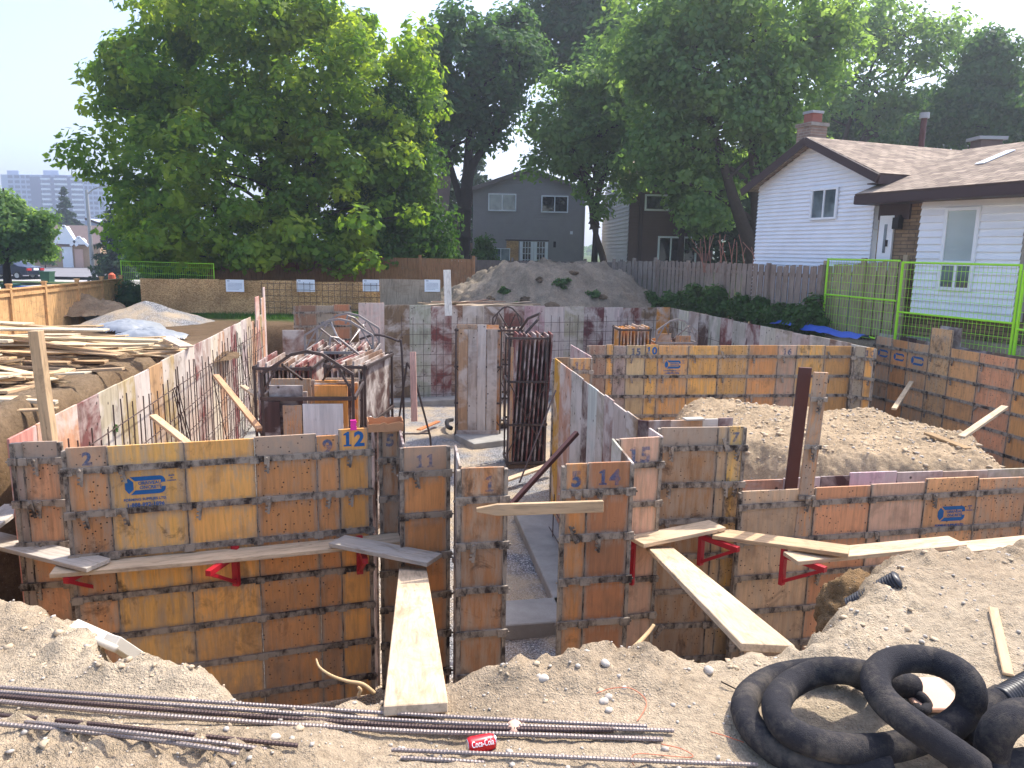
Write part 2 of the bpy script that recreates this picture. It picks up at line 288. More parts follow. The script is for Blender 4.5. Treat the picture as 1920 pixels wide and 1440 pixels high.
def sdist(x,y,poly):
    d=np.full(x.shape,1e9); ins=np.zeros(x.shape,bool); n=len(poly)
    for i in range(n):
        ax,ay=poly[i]; bx,by=poly[(i+1)%n]; ex,ey=bx-ax,by-ay
        t=np.clip(((x-ax)*ex+(y-ay)*ey)/(ex*ex+ey*ey+1e-12),0,1)
        d=np.minimum(d,np.hypot(x-ax-t*ex,y-ay-t*ey))
        c=((ay>y)!=(by>y)); xi=ax+(y-ay)*(ex)/(ey if abs(ey)>1e-9 else 1e-9); ins^=(c&(x<xi))
    return np.where(ins,-d,d)
def sst(a,b,x): t=np.clip((x-a)/(b-a),0,1); return t*t*(3-2*t)
def upper(x,y):
    z=-.38*sst(9,20,y)*sst(8.2,4.5,x)
    z=z-.15*sst(-4.6,-6.5,x)*sst(4,9,y)
    z=z-.25*sst(-9.5,-13,x)*sst(15,24,y)
    z=z+.7*sst(29,40,y)*sst(-8,-2,x)
    z=z-.65*sst(26,45,y)*sst(-8,-14,x)
    z=z+.10*sst(-.45,-1.0,x)*sst(2.46,2.24,y)-.25*sst(6.3,7.2,x)*sst(9.6,9.0,x)*sst(14,16.5,y)*sst(26,24,y)                     # dirt hump in front of the bars
    z=z+.12*np.exp(-((x-3.0)**2/.7+(y-3.3)**2/.5))
    return z
def ground(x,y,detail=True):
    x=np.asarray(x,float); y=np.asarray(y,float)
    near=sst(30,12,y)*sst(40,14,np.abs(x))
    jag=.10*fbm(x,y,2.2,4)+.05*fbm(x+9,y,9,3)
    d=sdist(x,y,PIT)+jag*near
    up=upper(x,y)
    if detail:
        dirt=sst(.5,.15,np.abs(x-2.9))*0+1
        a=.045*fbm(x,y,.9,4)*near+.018*fbm(x+3,y+8,4.5,4)*near
        ramp_=np.exp(-(((x+.33)/.27)**4))*sst(2.2,2.4,y)*sst(4,3.4,y)+np.exp(-(((x-1.0)/.3)**4))*sst(2.6,2.75,y)*sst(4,3.4,y)
        fine=.013*np.abs(fbm(x,y+2,14,4,.6))*sst(9,5,y)+.010*fbm(x,y,40,2)*sst(6,4.5,y)
        clod=np.exp(-(d/.22)**2)*(.03+.09*np.abs(fbm(x,y,7,4,.6)))*sst(9,6,y)*(1-ramp_)*(1-.9*sst(2.75,2.6,y)*sst(1.3,.9,x))   # crumbled lip
        hump=sst(-.4,-.9,x)*sst(2.44,2.26,y); a=a+hump*.07*np.abs(fbm(x,y,11,4,.6))*1.3
        flat_=sst(2.26,2.42,y)*sst(2.8,2.6,y)*sst(-2.6,-2.2,x)*sst(1.3,.9,x)
        a=a*(1-.85*flat_); fine=fine*(1-.6*flat_); a=a+(.13*fbm(x,y,1.5,5,.6)+.10*np.abs(fbm(x,y,4,4,.6)))*sst(-3.6,-4.6,x)*sst(18,12,y)
        up=up+a*(1-.9*ramp_)+fine+clod-.04*ramp_
    slope=sst(.0,-.95,d+.12*fbm(x,y,3,3)*near)
    fl=FLOOR+.03*fbm(x,y,1.3,3)
    return up*(1-slope)+fl*slope, d
def axis(parts):
    o=[parts[0][0]]
    for a,b,s in parts:
        n=max(1,int(round((b-a)/s))); o+=list(np.linspace(a,b,n+1)[1:])
    return np.array(o)
gx=axis([(-900,-200,100),(-200,-60,20),(-60,-20,2),(-20,-8,.3),(-8,-3.4,.1),(-3.4,4.3,.022),(4.3,6,.05),(6,12,.12),(12,30,.6),(30,80,5),(80,300,40),(300,900,150)])
gy=axis([(-30,0,6),(0,1.3,.25),(1.3,4.4,.022),(4.4,9,.09),(9,27,.16),(27,60,.8),(60,200,8),(200,1500,100)])
GX,GY=np.meshgrid(gx,gy); GZ,GD=ground(GX,GY)
nx,ny=len(gx),len(gy); idx=np.arange(nx*ny).reshape(ny,nx)
q=np.stack([idx[:-1,:-1],idx[:-1,1:],idx[1:,1:],idx[1:,:-1]],-1).reshape(-1,4)
me=npmesh('terrain',np.stack([GX,GY,GZ],-1).reshape(-1,3),q,True)
tan=np.array(S(211,192,164)[:3])*.77; brown=np.array(S(140,112,82)[:3])*.85; clay=np.array(S(158,132,98)[:3])*.8; grav=np.array(S(168,166,164)[:3]); lawn=np.array((.05,.09,.022)); black=np.array(S(92,80,68)[:3])*.7
def blend(c,n,m): return c*(1-m[...,None])+n*m[...,None]
soil=np.broadcast_to(tan,GX.shape+(3,)).copy()
soil=blend(soil,brown,np.clip(.5+1.2*fbm(GX,GY,.7,4),0,1)*.35)
soil=blend(soil,clay,sst(.02,-.3,GD)*.9)
soil=blend(soil,black,sst(15,19,GY)*sst(-4.0,-5.4,GX)*.75)
soil=blend(soil,brown*.68,sst(4.6,7,GY)*sst(-3.4,-4.2,GX)*.75)
lm=np.clip(sst(22.4,23.6,GY+.8*fbm(GX,GY,.5,3))*sst(9,6,GX)+sst(25.2,26.4,GY)+sst(-10.5,-13.5,GX)*sst(20,23,GY)+sst(.5,1.1,GD)*sst(6.4,7.4,GX)*sst(7,9,GY),0,1)
soil=blend(soil,lawn,lm*.95)
soil=blend(soil,grav,sst(FLOOR+.45,FLOOR+.15,GZ)*.9)
gp=np.exp(-(((GX-3.35)/.45)**2+((GY-3.2)/.5)**2)**2); soil=blend(soil,np.array(S(205,203,200)[:3]),gp*.8)   # pale limestone screenings
a=me.attributes.new('soil','FLOAT_COLOR','POINT'); a.data.foreach_set('color',np.concatenate([soil,np.ones(GX.shape+(1,))],-1).astype(np.float32).ravel())
tag(link('terrain',me,MT['soil']),kind='structure')
def gz(x,y): return float(ground(np.array([x]),np.array([y]))[0][0])
def nearpt(px,py,lift=0.0):
    p=P(px,py,0)
    for _ in range(4): p=P(px,py,gz(p.x,p.y)+lift)
    return p
# gravel sheet laid over the pit floor
gfx=np.arange(-6.6,8.6,.06); gfy=np.arange(4.2,24.6,.08); AX,AY=np.meshgrid(gfx,gfy)
AZ=FLOOR+.045+.05*fbm(AX,AY,1.1,4)+.012*fbm(AX,AY,9,2); dd=sdist(AX,AY,PIT)
ii=np.arange(AX.size).reshape(AX.shape); q=np.stack([ii[:-1,:-1],ii[:-1,1:],ii[1:,1:],ii[1:,:-1]],-1).reshape(-1,4)
keep=(dd.ravel()[q].max(1)<-.75); me=npmesh('gravel_floor',np.stack([AX,AY,AZ],-1).reshape(-1,3),q[keep],True)
tag(link('gravel_floor',me,MT['gravel']),kind='structure')
# loose stones: nobody could count them
def rocks(name,pts,mt,kind='stuff',flat=.7,jig=.3):
    base=bmesh.new(); bmesh.ops.create_icosphere(base,subdivisions=1,radius=1); bv=np.array([v.co[:] for v in base.verts]); bf=np.array([[v.index for v in f.verts] for f in base.faces]); base.free()
    n=len(pts); pts=np.asarray(pts); jit=1+jig*(RNG.random((n,len(bv)))-.5)*2
    sc=np.stack([1+.35*RNG.random(n),1+.2*RNG.random(n),flat*(.8+.4*RNG.random(n))],-1)
    an=RNG.random(n)*6.28; ca,sa=np.cos(an),np.sin(an)
    v=bv[None]*jit[...,None]*sc[:,None,:]*pts[:,3][:,None,None]
    v=np.stack([v[...,0]*ca[:,None]-v[...,1]*sa[:,None],v[...,0]*sa[:,None]+v[...,1]*ca[:,None],v[...,2]],-1)+pts[:,None,:3]
    f=(bf[None]+(np.arange(n)*len(bv))[:,None,None]).reshape(-1,3)
    return tag(link(name,npmesh(name,v.reshape(-1,3),f),mt),kind=kind)
simple('dirt_clods',S(190,170,142),.95,.1,0,.3,9,.5)
n=5200; X=RNG.uniform(-3.2,4.4,n); Y=1.35+RNG.random(n)**1.3*3.2; Z,D=ground(X,Y); r=.003+.009*RNG.random(n)**5; ok=D>-.25
rocks('loose_stones',np.stack([X,Y,Z+r*.2,r],-1)[ok],MT['stone'])
n=3200; X=RNG.uniform(-3.2,4.6,n); Y=RNG.uniform(1.9,4.6,n); Z,D=ground(X,Y); r=.003+.016*RNG.random(n)**4; ok=((D>-.3)&(D<.28))|((Y<2.42)&(X<-.5)); 
rocks('dirt_clods',np.stack([X,Y,Z+r*.1,r],-1)[ok],MT['dirt_clods'],flat=.6,jig=.6)
# ------------------------------------------------------------ mounds
def mound(name,label,cat,cx,cy,rx,ry,h,z0,mt,yaw=0,top=.0,n=110,rough=.1,seed=0,soilc=None,skew=0):
    u=np.linspace(-1.25,1.25,n); U,V=np.meshgrid(u,u); rad=np.hypot(U,V)*(1+.16*fbm(U+seed,V+seed*3,1.6,3))
    prof=np.clip((1-rad)/(1-top),0,1); prof=prof**.9
    Zm=h*prof*(1+.12*fbm(U+seed,V,2.5,3))+rough*(fbm(U*rx+seed,V*ry,1.6,5,.6))*np.clip(prof*4,0,1)+rough*.35*np.abs(fbm(U*rx,V*ry+seed,6,4,.6))-.06
    c,s=math.cos(yaw),math.sin(yaw); Xm=U*rx; Ym=V*ry
    v=np.stack([Xm*c-Ym*s,Xm*s+Ym*c,Zm],-1).reshape(-1,3); ii=np.arange(n*n).reshape(n,n)
    q=np.stack([ii[:-1,:-1],ii[:-1,1:],ii[1:,1:],ii[1:,:-1]],-1).reshape(-1,4); keep=(rad.ravel()[q].min(1)<1.06)
    me=npmesh(name,v,q[keep],True)
    if soilc is not None:
        a=me.attributes.new('soil','FLOAT_COLOR','POINT'); cc=np.broadcast_to(np.array(soilc),(n*n,3)).copy(); cc*= (1+.35*fbm(U*3+seed,V*3,1,4)).reshape(-1,1)
        a.data.foreach_set('color',np.concatenate([cc,np.ones((n*n,1))],-1).astype(np.float32).ravel())
    o=link(name,me,mt,loc=(cx,cy,z0)); return tag(o,label,cat)
p=PY(1032,560,27.0)
BIGM=mound('dirt_mound','largest grey-brown heap of excavated earth in front of the dark grey house','dirt mound',p.x,27.2,4.4,3.0,1.66,-.35,MT['soil'],top=.42,n=190,rough=.34,seed=2,soilc=S(140,128,112)[:3])
p=P(128,592,-.5); mound('dirt_mound','brown crumbly earth heap against the cedar fence behind the lumber pile','dirt mound',p.x,p.y+.6,1.6,1.4,.55,-.4,MT['soil'],n=110,rough=.30,seed=5,soilc=S(168,144,116)[:3],top=.1)
p=P(262,612,-.5); mound('gravel_pile','smooth grey gravel heap in the far left corner by the plywood hoarding','gravel pile',p.x-.55,p.y+1.6,2.0,1.7,.74,-.6,MT['gravel'],n=80,rough=.03,seed=8)
p=P(330,650,-.3); mound('dirt_mound','low weedy soil hump beside the far end of the long left form wall','dirt mound',p.x-.2,p.y,1.3,1.2,.35,-.45,MT['soil'],n=60,rough=.12,seed=15,soilc=S(120,100,78)[:3])
# flat topped fill inside the garage bay
def fill():
    n=280; x0,x1,y0,y1=2.2,8.3,8.0,13.75; xs=np.linspace(x0,x1,n); ys=np.linspace(y0,y1,n); Xf,Yf=np.meshgrid(xs,ys)
    poly=[(2.55,13.2),(2.2,11.6),(2.5,9.9),(3.4,9.0),(5.2,8.75),(6.4,8.8),(7.0,9.3),(7.35,10.6),(7.0,12.5),(6.4,13.3)]
    d=sdist(Xf,Yf,poly)+.16*fbm(Xf,Yf,1.1,4)+.06*fbm(Xf,Yf,5,3)
    Zt=-.86+.10*fbm(Xf,Yf,.7,3)+.13*np.exp(-((Xf-3.6)**2+(Yf-12.2)**2)/1.2)+.07*np.abs(fbm(Xf,Yf,3.2,4,.6))+.06*np.abs(fbm(Xf,Yf,9,4,.65))
    t=sst(.35,-.75,d); Zf=FLOOR+.02+(Zt-FLOOR)*(t**.8); ii=np.arange(n*n).reshape(n,n)
    q=np.stack([ii[:-1,:-1],ii[:-1,1:],ii[1:,1:],ii[1:,:-1]],-1).reshape(-1,4); keep=d.ravel()[q].min(1)<.4
    me=npmesh('dirt_fill',np.stack([Xf,Yf,Zf],-1).reshape(-1,3),q[keep],True); c=np.broadcast_to(np.array(S(196,172,140)[:3])*.85,(n*n,3)).copy(); c*=(1+.25*fbm(Xf,Yf,2,4)).reshape(-1,1)
    m2=sst(-.15,.2,d).reshape(-1,1); c=c*(1-m2)+np.array(S(150,124,94)[:3])*.85*m2
    a=me.attributes.new('soil','FLOAT_COLOR','POINT'); a.data.foreach_set('color',np.concatenate([c,np.ones((n*n,1))],-1).astype(np.float32).ravel())
    tag(link('dirt_mound',me,MT['soil']),'flat topped pale earth fill inside the yellow walled garage bay','dirt mound')
    k=1500; X=RNG.uniform(2.4,8,k); Y=RNG.uniform(8.4,13.5,k); dq=sdist(X,Y,poly); X,Y=X[dq<-.2],Y[dq<-.2]
    ix=np.clip(((X-x0)/(x1-x0)*(n-1)).astype(int),0,n-1); iy=np.clip(((Y-y0)/(y1-y0)*(n-1)).astype(int),0,n-1); r=.006+.022*RNG.random(len(X))**4
    k2=2600; X2=RNG.uniform(2.3,8,k2); Y2=RNG.uniform(8.3,13.5,k2); q2=sdist(X2,Y2,poly)<-.1; X2,Y2=X2[q2],Y2[q2]; jx=np.clip(((X2-x0)/(x1-x0)*(n-1)).astype(int),0,n-1); jy=np.clip(((Y2-y0)/(y1-y0)*(n-1)).astype(int),0,n-1); r2=.008+.035*RNG.random(len(X2))**4; rocks('fill_clods',np.stack([X2,Y2,Zf[jy,jx]+r2*.2,r2],-1),MT['dirt_clods'],flat=.6,jig=.6)
    rocks('fill_stones',np.stack([X,Y,Zf[iy,ix]+r*.3,r],-1),MT['stone'])
    return lambda x,y: float(Zf[int(np.clip((y-y0)/(y1-y0)*(n-1),0,n-1)),int(np.clip((x-x0)/(x1-x0)*(n-1),0,n-1))])
FILLZ=fill()
# clay lump sticking out of the near bank, with the drain stub in it
def lump(name,label,cat,c,rad,seed,mt,soilc,rot=0):
    bm=bmesh.new(); bmesh.ops.create_icosphere(bm,subdivisions=5,radius=1); v=np.array([x.co[:] for x in bm.verts]); f=np.array([[w.index for w in x.verts] for x in bm.faces]); bm.free()
    nn=1+.25*fbm(v[:,0]+seed+v[:,2]*.7,v[:,1]+v[:,2]*.5,1.3,3)+.17*fbm(v[:,0]+v[:,2],v[:,1]-v[:,2]+seed,4,4,.6)
    v=v*nn[:,None]*np.array(rad); cc,ss=math.cos(rot),math.sin(rot); v=np.stack([v[:,0]*cc-v[:,1]*ss,v[:,0]*ss+v[:,1]*cc,v[:,2]],-1)
    me=npmesh(name,v,f,True); a=me.attributes.new('soil','FLOAT_COLOR','POINT'); a.data.foreach_set('color',np.tile(np.array(list(soilc)+[1],dtype=np.float32),len(v)))
    return tag(link(name,me,mt,loc=c),label,cat)
pc=P(1602,1168,-.42); lump('clay_lump','rough brown clay lump breaking from the near bank under the corrugated drain','clay lump',pc,(.27,.2,.30),3,MT['soil'],np.array(S(150,122,88)[:3])*.8,rot=.5)
# ------------------------------------------------------------ concrete footings
def footing(label,a,b,w,h,z0=FLOOR):
    m=MB(); m.beam((0,0,h/2),tuple((Vector(b)-Vector(a)).to_3d()),w,h); return m
def foot(label,a,b,w=.55,h=.16,name='concrete_footing'):
    a=Vector((a[0],a[1],0)); b=Vector((b[0],b[1],0)); L=(b-a).length
    m=MB(); m.box((0,-w/2,0),(L,w/2,h)); o=m.build(name,MT['concrete'],loc=(a.x,a.y,FLOOR+.03),rot=(0,0,math.atan2(b.y-a.y,b.x-a.x)))
    bevel(o,.01); return tag(o,label,'footing')
fa=P(1000,1000,-2.58); fb=P(1062,1120,-2.58)
# ------------------------------------------------------------ formwork walls
ORG=dict(m=S(150,110,92),O=S(224,164,110),y=S(248,180,82),o=S(222,150,80),b=S(178,114,64),t=S(222,174,128),p=S(216,180,142),g=S(164,154,142),d=S(126,86,60),gy=S(206,164,92))
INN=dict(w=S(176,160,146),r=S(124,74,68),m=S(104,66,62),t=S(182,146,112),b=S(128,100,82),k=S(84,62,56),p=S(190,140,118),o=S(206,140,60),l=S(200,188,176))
PT=.022; PITCHR=.385
def text_mesh(s,size,bold=.02,ext=.0012,align='CENTER'):
    cu=bpy.data.curves.new('lettering','FONT'); cu.body=s; cu.size=size; cu.align_x=align; cu.offset=bold*size; cu.extrude=ext; cu.resolution_u=3
    o=bpy.data.objects.new('tmp',cu); COL.objects.link(o); dg=bpy.context.evaluated_depsgraph_get(); me=bpy.data.meshes.new_from_object(o.evaluated_get(dg)); bpy.data.objects.remove(o); bpy.data.curves.remove(cu); return me
def letter(parent,s,size,x,z,y=-.0018,mt='blue_stencil',name='lettering',bold=.02):
    me=text_mesh(s,size,bold); return link(name,me,MT[mt],parent,(x,y,z),(R(90),0,0))
k=NT('worn_blue_stencil',.7,.2); v=k.seeded(); f=k.noise(v,26,5,.7); f2=k.noise(v,4,3)
k.col(k.mix(f,S(32,88,146),S(70,124,168))); k.l(k.ramp(k.math('ADD',k.math('MULTIPLY',f,.7),k.math('MULTIPLY',f2,.5)),[(.47,.0),(.68,.4)]),k.b.inputs['Alpha']); MT['worn_blue']=k.m
# stencil digits with serifs, built as polygons in a 1 x 1.5 box: thick slab 1, others from font
DIG1=[(.1,0),(.9,0),(.9,.16),(.68,.16),(.68,1.5),(.5,1.5),(.1,1.28),(.1,1.12),(.34,1.16),(.34,.16),(.1,.16)]
def stencil(parent,s,h,x,z,mt='blue_stencil'):
    k=h/1.5; w=.78*h; x=x-w*len(s)/2+w/2
    for ch in s:
        if ch=='1':
            m=MB(); m.prism([((px-.5)*k*.95,pz*k) for px,pz in DIG1],-.0008,.0008); m.build('number',MT[mt],parent,(x,-.0022,z),fix=True)
        else:
            me=text_mesh(ch,h*1.38,.035); link('number',me,MT[mt],parent,(x,-.0022,z),(R(90),0,0))
        x+=w
def logo(parent,cx,cz,w,full=True,mt='blue_stencil',words=True):
    # blue squared C with a wedge on its left, white gap lines, words inside
    h=w*.50; r=h*.3
    def rr(x0,x1,z0,z1,r):
        o=[]
        for (ax,az,a0) in ((x1-r,z1-r,0),(x0+r,z1-r,90),(x0+r,z0+r,180),(x1-r,z0+r,270)):
            for i in range(6): a=R(a0+18*i); o.append((ax+r*math.cos(a),az+r*math.sin(a)))
        return o
    x0,x1=-w/2,w/2; z0,z1=-h/2,h/2; t=h*.24
    out=rr(x0,x1,z0,z1,r); m=MB()
    # ring as strips: top bar, bottom bar, right side
    top=[(x0+w*.13,z1),(x1-r,z1)]+[(x1-r+r*math.cos(R(a)),z1-r+r*math.sin(R(a))) for a in (70,45,20,0)]+[(x1,h*.12),(x1-t*.8,h*.12),(x1-t*.9,z1-t),(x0+w*.25,z1-t)]
    m.prism(top,-.0008,.0008); m.prism([(x,-z) for x,z in top][::-1],-.0008,.0008)
    m.prism([(x0,z1-r*1.1),(x0+w*.09,z1-r*.2),(x0+w*.21,h*.20),(x0+w*.21,-h*.20),(x0+w*.09,z0+r*.2),(x0,z0+r*1.1)],-.0008,.0008)
    m.build('logo',MT[mt],parent,(cx,-.0022,cz),fix=True)
    if words:
        letter(parent,'ORRIVEAU',h*.245,cx+w*.115,cz+h*.04,mt=mt); letter(parent,'ONCRETE',h*.245,cx+w*.13,cz-h*.2,mt=mt)
    if full:
        letter(parent,'FORMING SUPPLIES LTD.',w*.098,cx-w*.02,cz-h*.5-w*.17,mt=mt); letter(parent,'1-888-892-1896',w*.145,cx-w*.02,cz-h*.5-w*.335,mt=mt)
        for i,s in enumerate(('MADE','IN','CANADA')): letter(parent,s,w*.055,cx+w*.66,cz+h*.42-i*w*.07,mt=mt)
def clamp_mesh():
    m=MB(); o=[(-.02,.03),(.022,.03),(.024,-.105),(.008,-.105),(.006,-.092),(-.012,-.092),(-.012,-.08),(.004,-.078),(.004,-.064),(-.013,-.062),(-.013,-.05),(.004,-.048),(.004,-.036),(-.014,-.034),(-.018,-.02)]
    m.prism(o,-.012,0); m.tube([(0,-.03,.012),(0,.0,.012)],.011,8); return m.mesh('clamp',fix=True)
CLAMP=clamp_mesh(); CLAMP.transform(Matrix.Diagonal((1.2,1.2,1.2,1)))
def form_wall(label,A,B,zb,spec,kind='outer',row0=.19,jit=.012,clamps=.8,seed=0,ends=True,bars=True,group='concrete formwork walls',corner='steel',dz_steps=True):
    rnd=random.Random(seed); A=Vector(A);B=Vector(B); d=Vector((B.x-A.x,B.y-A.y,0)); L=d.length; ang=math.atan2(d.y,d.x)
    W=empty('formwork_wall',(A.x,A.y,zb),ang,label,'formwork wall',group)
    tot=sum(s[0] for s in spec); x=0
    zt=lambda x:(A.z+(B.z-A.z)*x/L)-zb
    joints=[]
    for s in spec:
        w=s[0]/tot*L; ck=s[1]; ex=s[2] if len(s)>2 else {}
        h=zt(x+w/2)+(rnd.uniform(-jit,jit) if dz_steps else 0)+ex.get('dz',0)
        m=MB(); lo=ex.get('lo',0); yoff=rnd.uniform(-.003,.003)
        m.box((.0015,0,lo),(w-.0015,PT,h)); pal=ORG if kind=='outer' else INN
        o=m.build('panel',MT['ply' if kind=='outer' else 'inner'],W,(x,yoff,0),color=tuple(min(1,c*rnd.uniform(.88,1.12)) for c in pal[ck][:3])+(1,))
        bevel(o,.003); o['panel_width']=w; o['cement_top']=float(ex.get('gt',0)); o['first_bar']=zt(x)-row0
        # each panel's plywood edge along the top and a steel edge rail on each side
        if kind=='outer' and bars:
            for xx in (0.0,w-.007):
                e=MB(); e.box((xx+.001,-.011,lo),(xx+.006,-.0005,h-.004)); e.build('edge_rail',MT['steel'],W,(x,yoff,0))
        if 'num' in ex: stencil(o,ex['num'],ex.get('nh',.12),w*ex.get('nx',.5),h-ex.get('nz',.155),ex.get('nm','worn_blue'))
        if 'logo' in ex: logo(o,w*ex.get('lx',.5),h-ex.get('lz',.3),w*ex.get('lw',.54),ex.get('full',True),ex.get('lm','blue_stencil'),ex.get('words',True))
        joints.append(x); x+=w
    joints.append(L)
    if bars:
        zz=A.z-zb-row0; kk=0
        while zz>.12:
            z2=zz+(B.z-A.z); m=MB()
            # the waler bar follows the wall, lugs stand at the joints
            sl=(z2-zz)/L
            m.add([(0,-.001,zz-.026),(L,-.001,z2-.026),(L,-.026,z2-.026),(0,-.026,zz-.026),(0,-.001,zz+.026),(L,-.001,z2+.026),(L,-.026,z2+.026),(0,-.026,zz+.026)],[(0,1,2,3),(7,6,5,4),(3,2,6,7),(2,1,5,6),(1,0,4,5),(0,3,7,4)])
            for j in joints:
                zj=zz+sl*j; m.box((j-.042,-.042,zj-.034),(j+.042,-.02,zj+.032)); m.tube([(j+.05,-.034,zj),(j+.05,-.02,zj)],.009,6); m.tube([(j-.055,-.034,zj),(j-.055,-.02,zj)],.009,6)
            m.build('steel_bar',MT['steel'],W,fix=True)
            for j in joints[:-1]:
                if rnd.random()<clamps*(1 if kk<2 else .35):
                    link('clamp',CLAMP,MT['steel'],W,(min(j+.1,L-.05),-.030,zz+sl*j-.005),(0,R(rnd.choice((0,5,-8,10,160,35 if kk>1 else 4))),0))
            zz-=PITCHR; kk+=1
    if ends and bars:
        for xx in (-.03,L):
            m=MB(); m.box((xx,-.012,0),(xx+.03,PT+.02,zt(min(max(xx,0),L))-.015)); m.build('corner_post',MT['steel'],W)
    return W
def rep(n,cols,w=.61,seed=0,extra=None):
    r=random.Random(seed); return [(w*(r.choice((1,1,1,.66,.5)) if extra is None else 1),r.choice(cols)) for _ in range(n)]
ZB=FLOOR+.06
# far left narrow column and the long front left wall
form_wall('narrow grey capped formwork column at the left end of the front, leftmost of the forms',P(24,829),P(107,827),ZB,[(.12,'g',dict(gt=1)),(.5,'t',dict(gt=1))],seed=1,row0=.17)
FL=form_wall('front left orange formwork wall with the blue logo and the yellow 12 panel',P(122,843),P(690,810),ZB,
 [(70,'o',dict(num='2',nh=.11,gt=.6)),(137,'y',dict(logo=1,lz=.365,lw=.53,lx=.46)),(132,'y'),(122,'o',dict(gt=1)),(46,'o',dict(num='9',nh=.13,nz=.165)),(62,'y',dict(num='12',nh=.14,nz=.165,nm='blue_stencil',dz=.03))],seed=2)
# set back column behind it, number 5
form_wall('dark narrow formwork column set back in the gap behind the cardboard tray',P(716,806),P(746,805),ZB,[(1,'b',dict(num='5',nh=.12))],seed=3,row0=.3,clamps=.5)
form_wall('narrow formwork column with a faint 11, between the gap and the front left door jamb',P(756,838),P(838,834),ZB,[(1,'o',dict(num='11',nh=.12,nz=.19,gt=.8))],seed=4,row0=.25)
W5=form_wall('single panel formwork column at the left side of the open doorway',P(864,879),P(946,876),ZB,[(1,'b',dict(num='1',nh=.13,nx=.66,nz=.2))],seed=5,row0=.26,clamps=.2)
W6=form_wall('two panel formwork column at the right side of the open doorway, marked 5 and 14',P(1061,872),P(1183,868),ZB,[(41,'o',dict(num='5',nh=.13,nz=.19)),(81,'b',dict(num='14',nh=.13,nz=.19,dz=.008))],seed=6,row0=.235,clamps=1)
form_wall('pale salmon formwork panel marked 15, next to the right of the doorway column',P(1162,822),P(1238,818),ZB,[(1,'p',dict(num='15',nh=.16,nz=.245))],seed=7,row0=.27,clamps=0)
form_wall('brown formwork column with a yellow strip marked 7 on its right edge',P(1240,801),P(1395,799),ZB,[(106,'b',dict(gt=.9)),(19,'t'),(29,'y',dict(num='7',nh=.1,nz=.16))],seed=8,row0=.22)
# returns seen edge on (side faces of the columns)
def back(p,d): return Vector((p.x,p.y,p.z))+Vector((math.sin(R(-10)),math.cos(R(-10)),0))*d
form_wall('edge-on form return on the left side of the panel marked 15',P(1147,822),P(1184,868.5)+Vector((0,0,0)),ZB,[(1,'w'),(1,'b')],kind='inner',bars=False,seed=9,dz_steps=True)
a=P(1214,801); form_wall('short grey form return between the garage partition and the brown column',P(1196,787.5),P(1216,790),ZB,[(1,'k')],kind='inner',bars=False,seed=10)
form_wall('low form return beside the brown column, with a bright cut edge',P(1216,802),P(1240,818),ZB,[(1,'l')],kind='inner',bars=False,seed=11)
form_wall('grey form panel run standing behind the brown column',P(1217,789),P(1375,785),ZB,[(40,'b'),(60,'t'),(30,'l'),(28,'m')],kind='inner',bars=False,seed=12)
# doorway column side faces
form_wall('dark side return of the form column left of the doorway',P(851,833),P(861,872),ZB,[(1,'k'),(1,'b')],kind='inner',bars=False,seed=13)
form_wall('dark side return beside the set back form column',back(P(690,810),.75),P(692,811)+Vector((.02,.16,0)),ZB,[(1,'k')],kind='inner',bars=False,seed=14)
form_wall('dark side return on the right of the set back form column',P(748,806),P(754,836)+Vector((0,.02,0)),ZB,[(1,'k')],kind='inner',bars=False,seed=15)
# lower front right wall, outer line then inner line behind it
A=PY(1392,922,7.25); B=PY(2010,887,7.95)
form_wall('long low front right formwork wall with a single blue logo',A,B,ZB,[(131,'p'),(104,'O',dict(dz=-.01)),(104,'p'),(103,'O',dict(logo=1,lz=.4,lw=.52,lx=.55,dz=.012)),(100,'O'),(90,'t')],seed=16,row0=.16,clamps=.2)
A=PY(1376,903,7.55); B=PY(2010,872,8.25)
form_wall('inner line of low forms behind the front right wall',A,B,ZB,[(66,'t'),(50,'l'),(40,'k'),(66,'l',dict(dz=.02)),(66,'w'),(66,'w'),(66,'w'),(60,'t')],kind='inner',bars=False,seed=17)
# garage bay
GA,GB=P(1644,629),P(1985,686)
form_wall('right formwork wall of the garage bay with three faded blue logos',GA,GB,ZB,[(38,'O',dict(logo=1,full=False,lz=.36,lw=.62,words=False)),(38,'o',dict(logo=1,full=False,lz=.36,lw=.62,words=False,dz=-.02)),(44,'O',dict(logo=1,full=False,lz=.36,lw=.6,words=False,dz=-.03)),(42,'O',dict(dz=.33)),(53,'O'),(60,'O'),(60,'o')],seed=18,row0=.21)
off=Vector((.98,.18,0))*.26
A2,B2=GA+off*1.0+Vector((-.05,.3,.02)),GB+off
form_wall('outer line of forms behind the garage bay right wall',A2,B2,ZB,[(44,'b'),(44,'k'),(46,'b'),(42,'b',dict(dz=.36)),(56,'k'),(60,'b'),(60,'k')],kind='inner',bars=False,seed=19)
form_wall('narrow return marked 10 in the far right corner of the garage bay',P(1604,650),P(1641,653),ZB,[(20,'g'),(17,'y',dict(num='10',nh=.12,nz=.17))],seed=20,row0=.22)
form_wall('bright yellow back formwork wall of the garage bay',P(1104,647),P(1598,648.5),ZB,[(34,'m'),(14,'y'),(25,'g'),(37,'t',dict(num='15',nh=.13,nz=.18)),(25,'y',dict(num='10',nh=.14,nz=.18,nm='blue_stencil')),(60,'y',dict(logo=1,lz=.36,lw=.52,lx=.5)),(60,'y'),(60,'o'),(60,'o'),(38,'p',dict(num='16',nh=.12,nz=.18)),(58,'y'),(56,'o')],seed=21,row0=.215) if 'm' in ORG else None
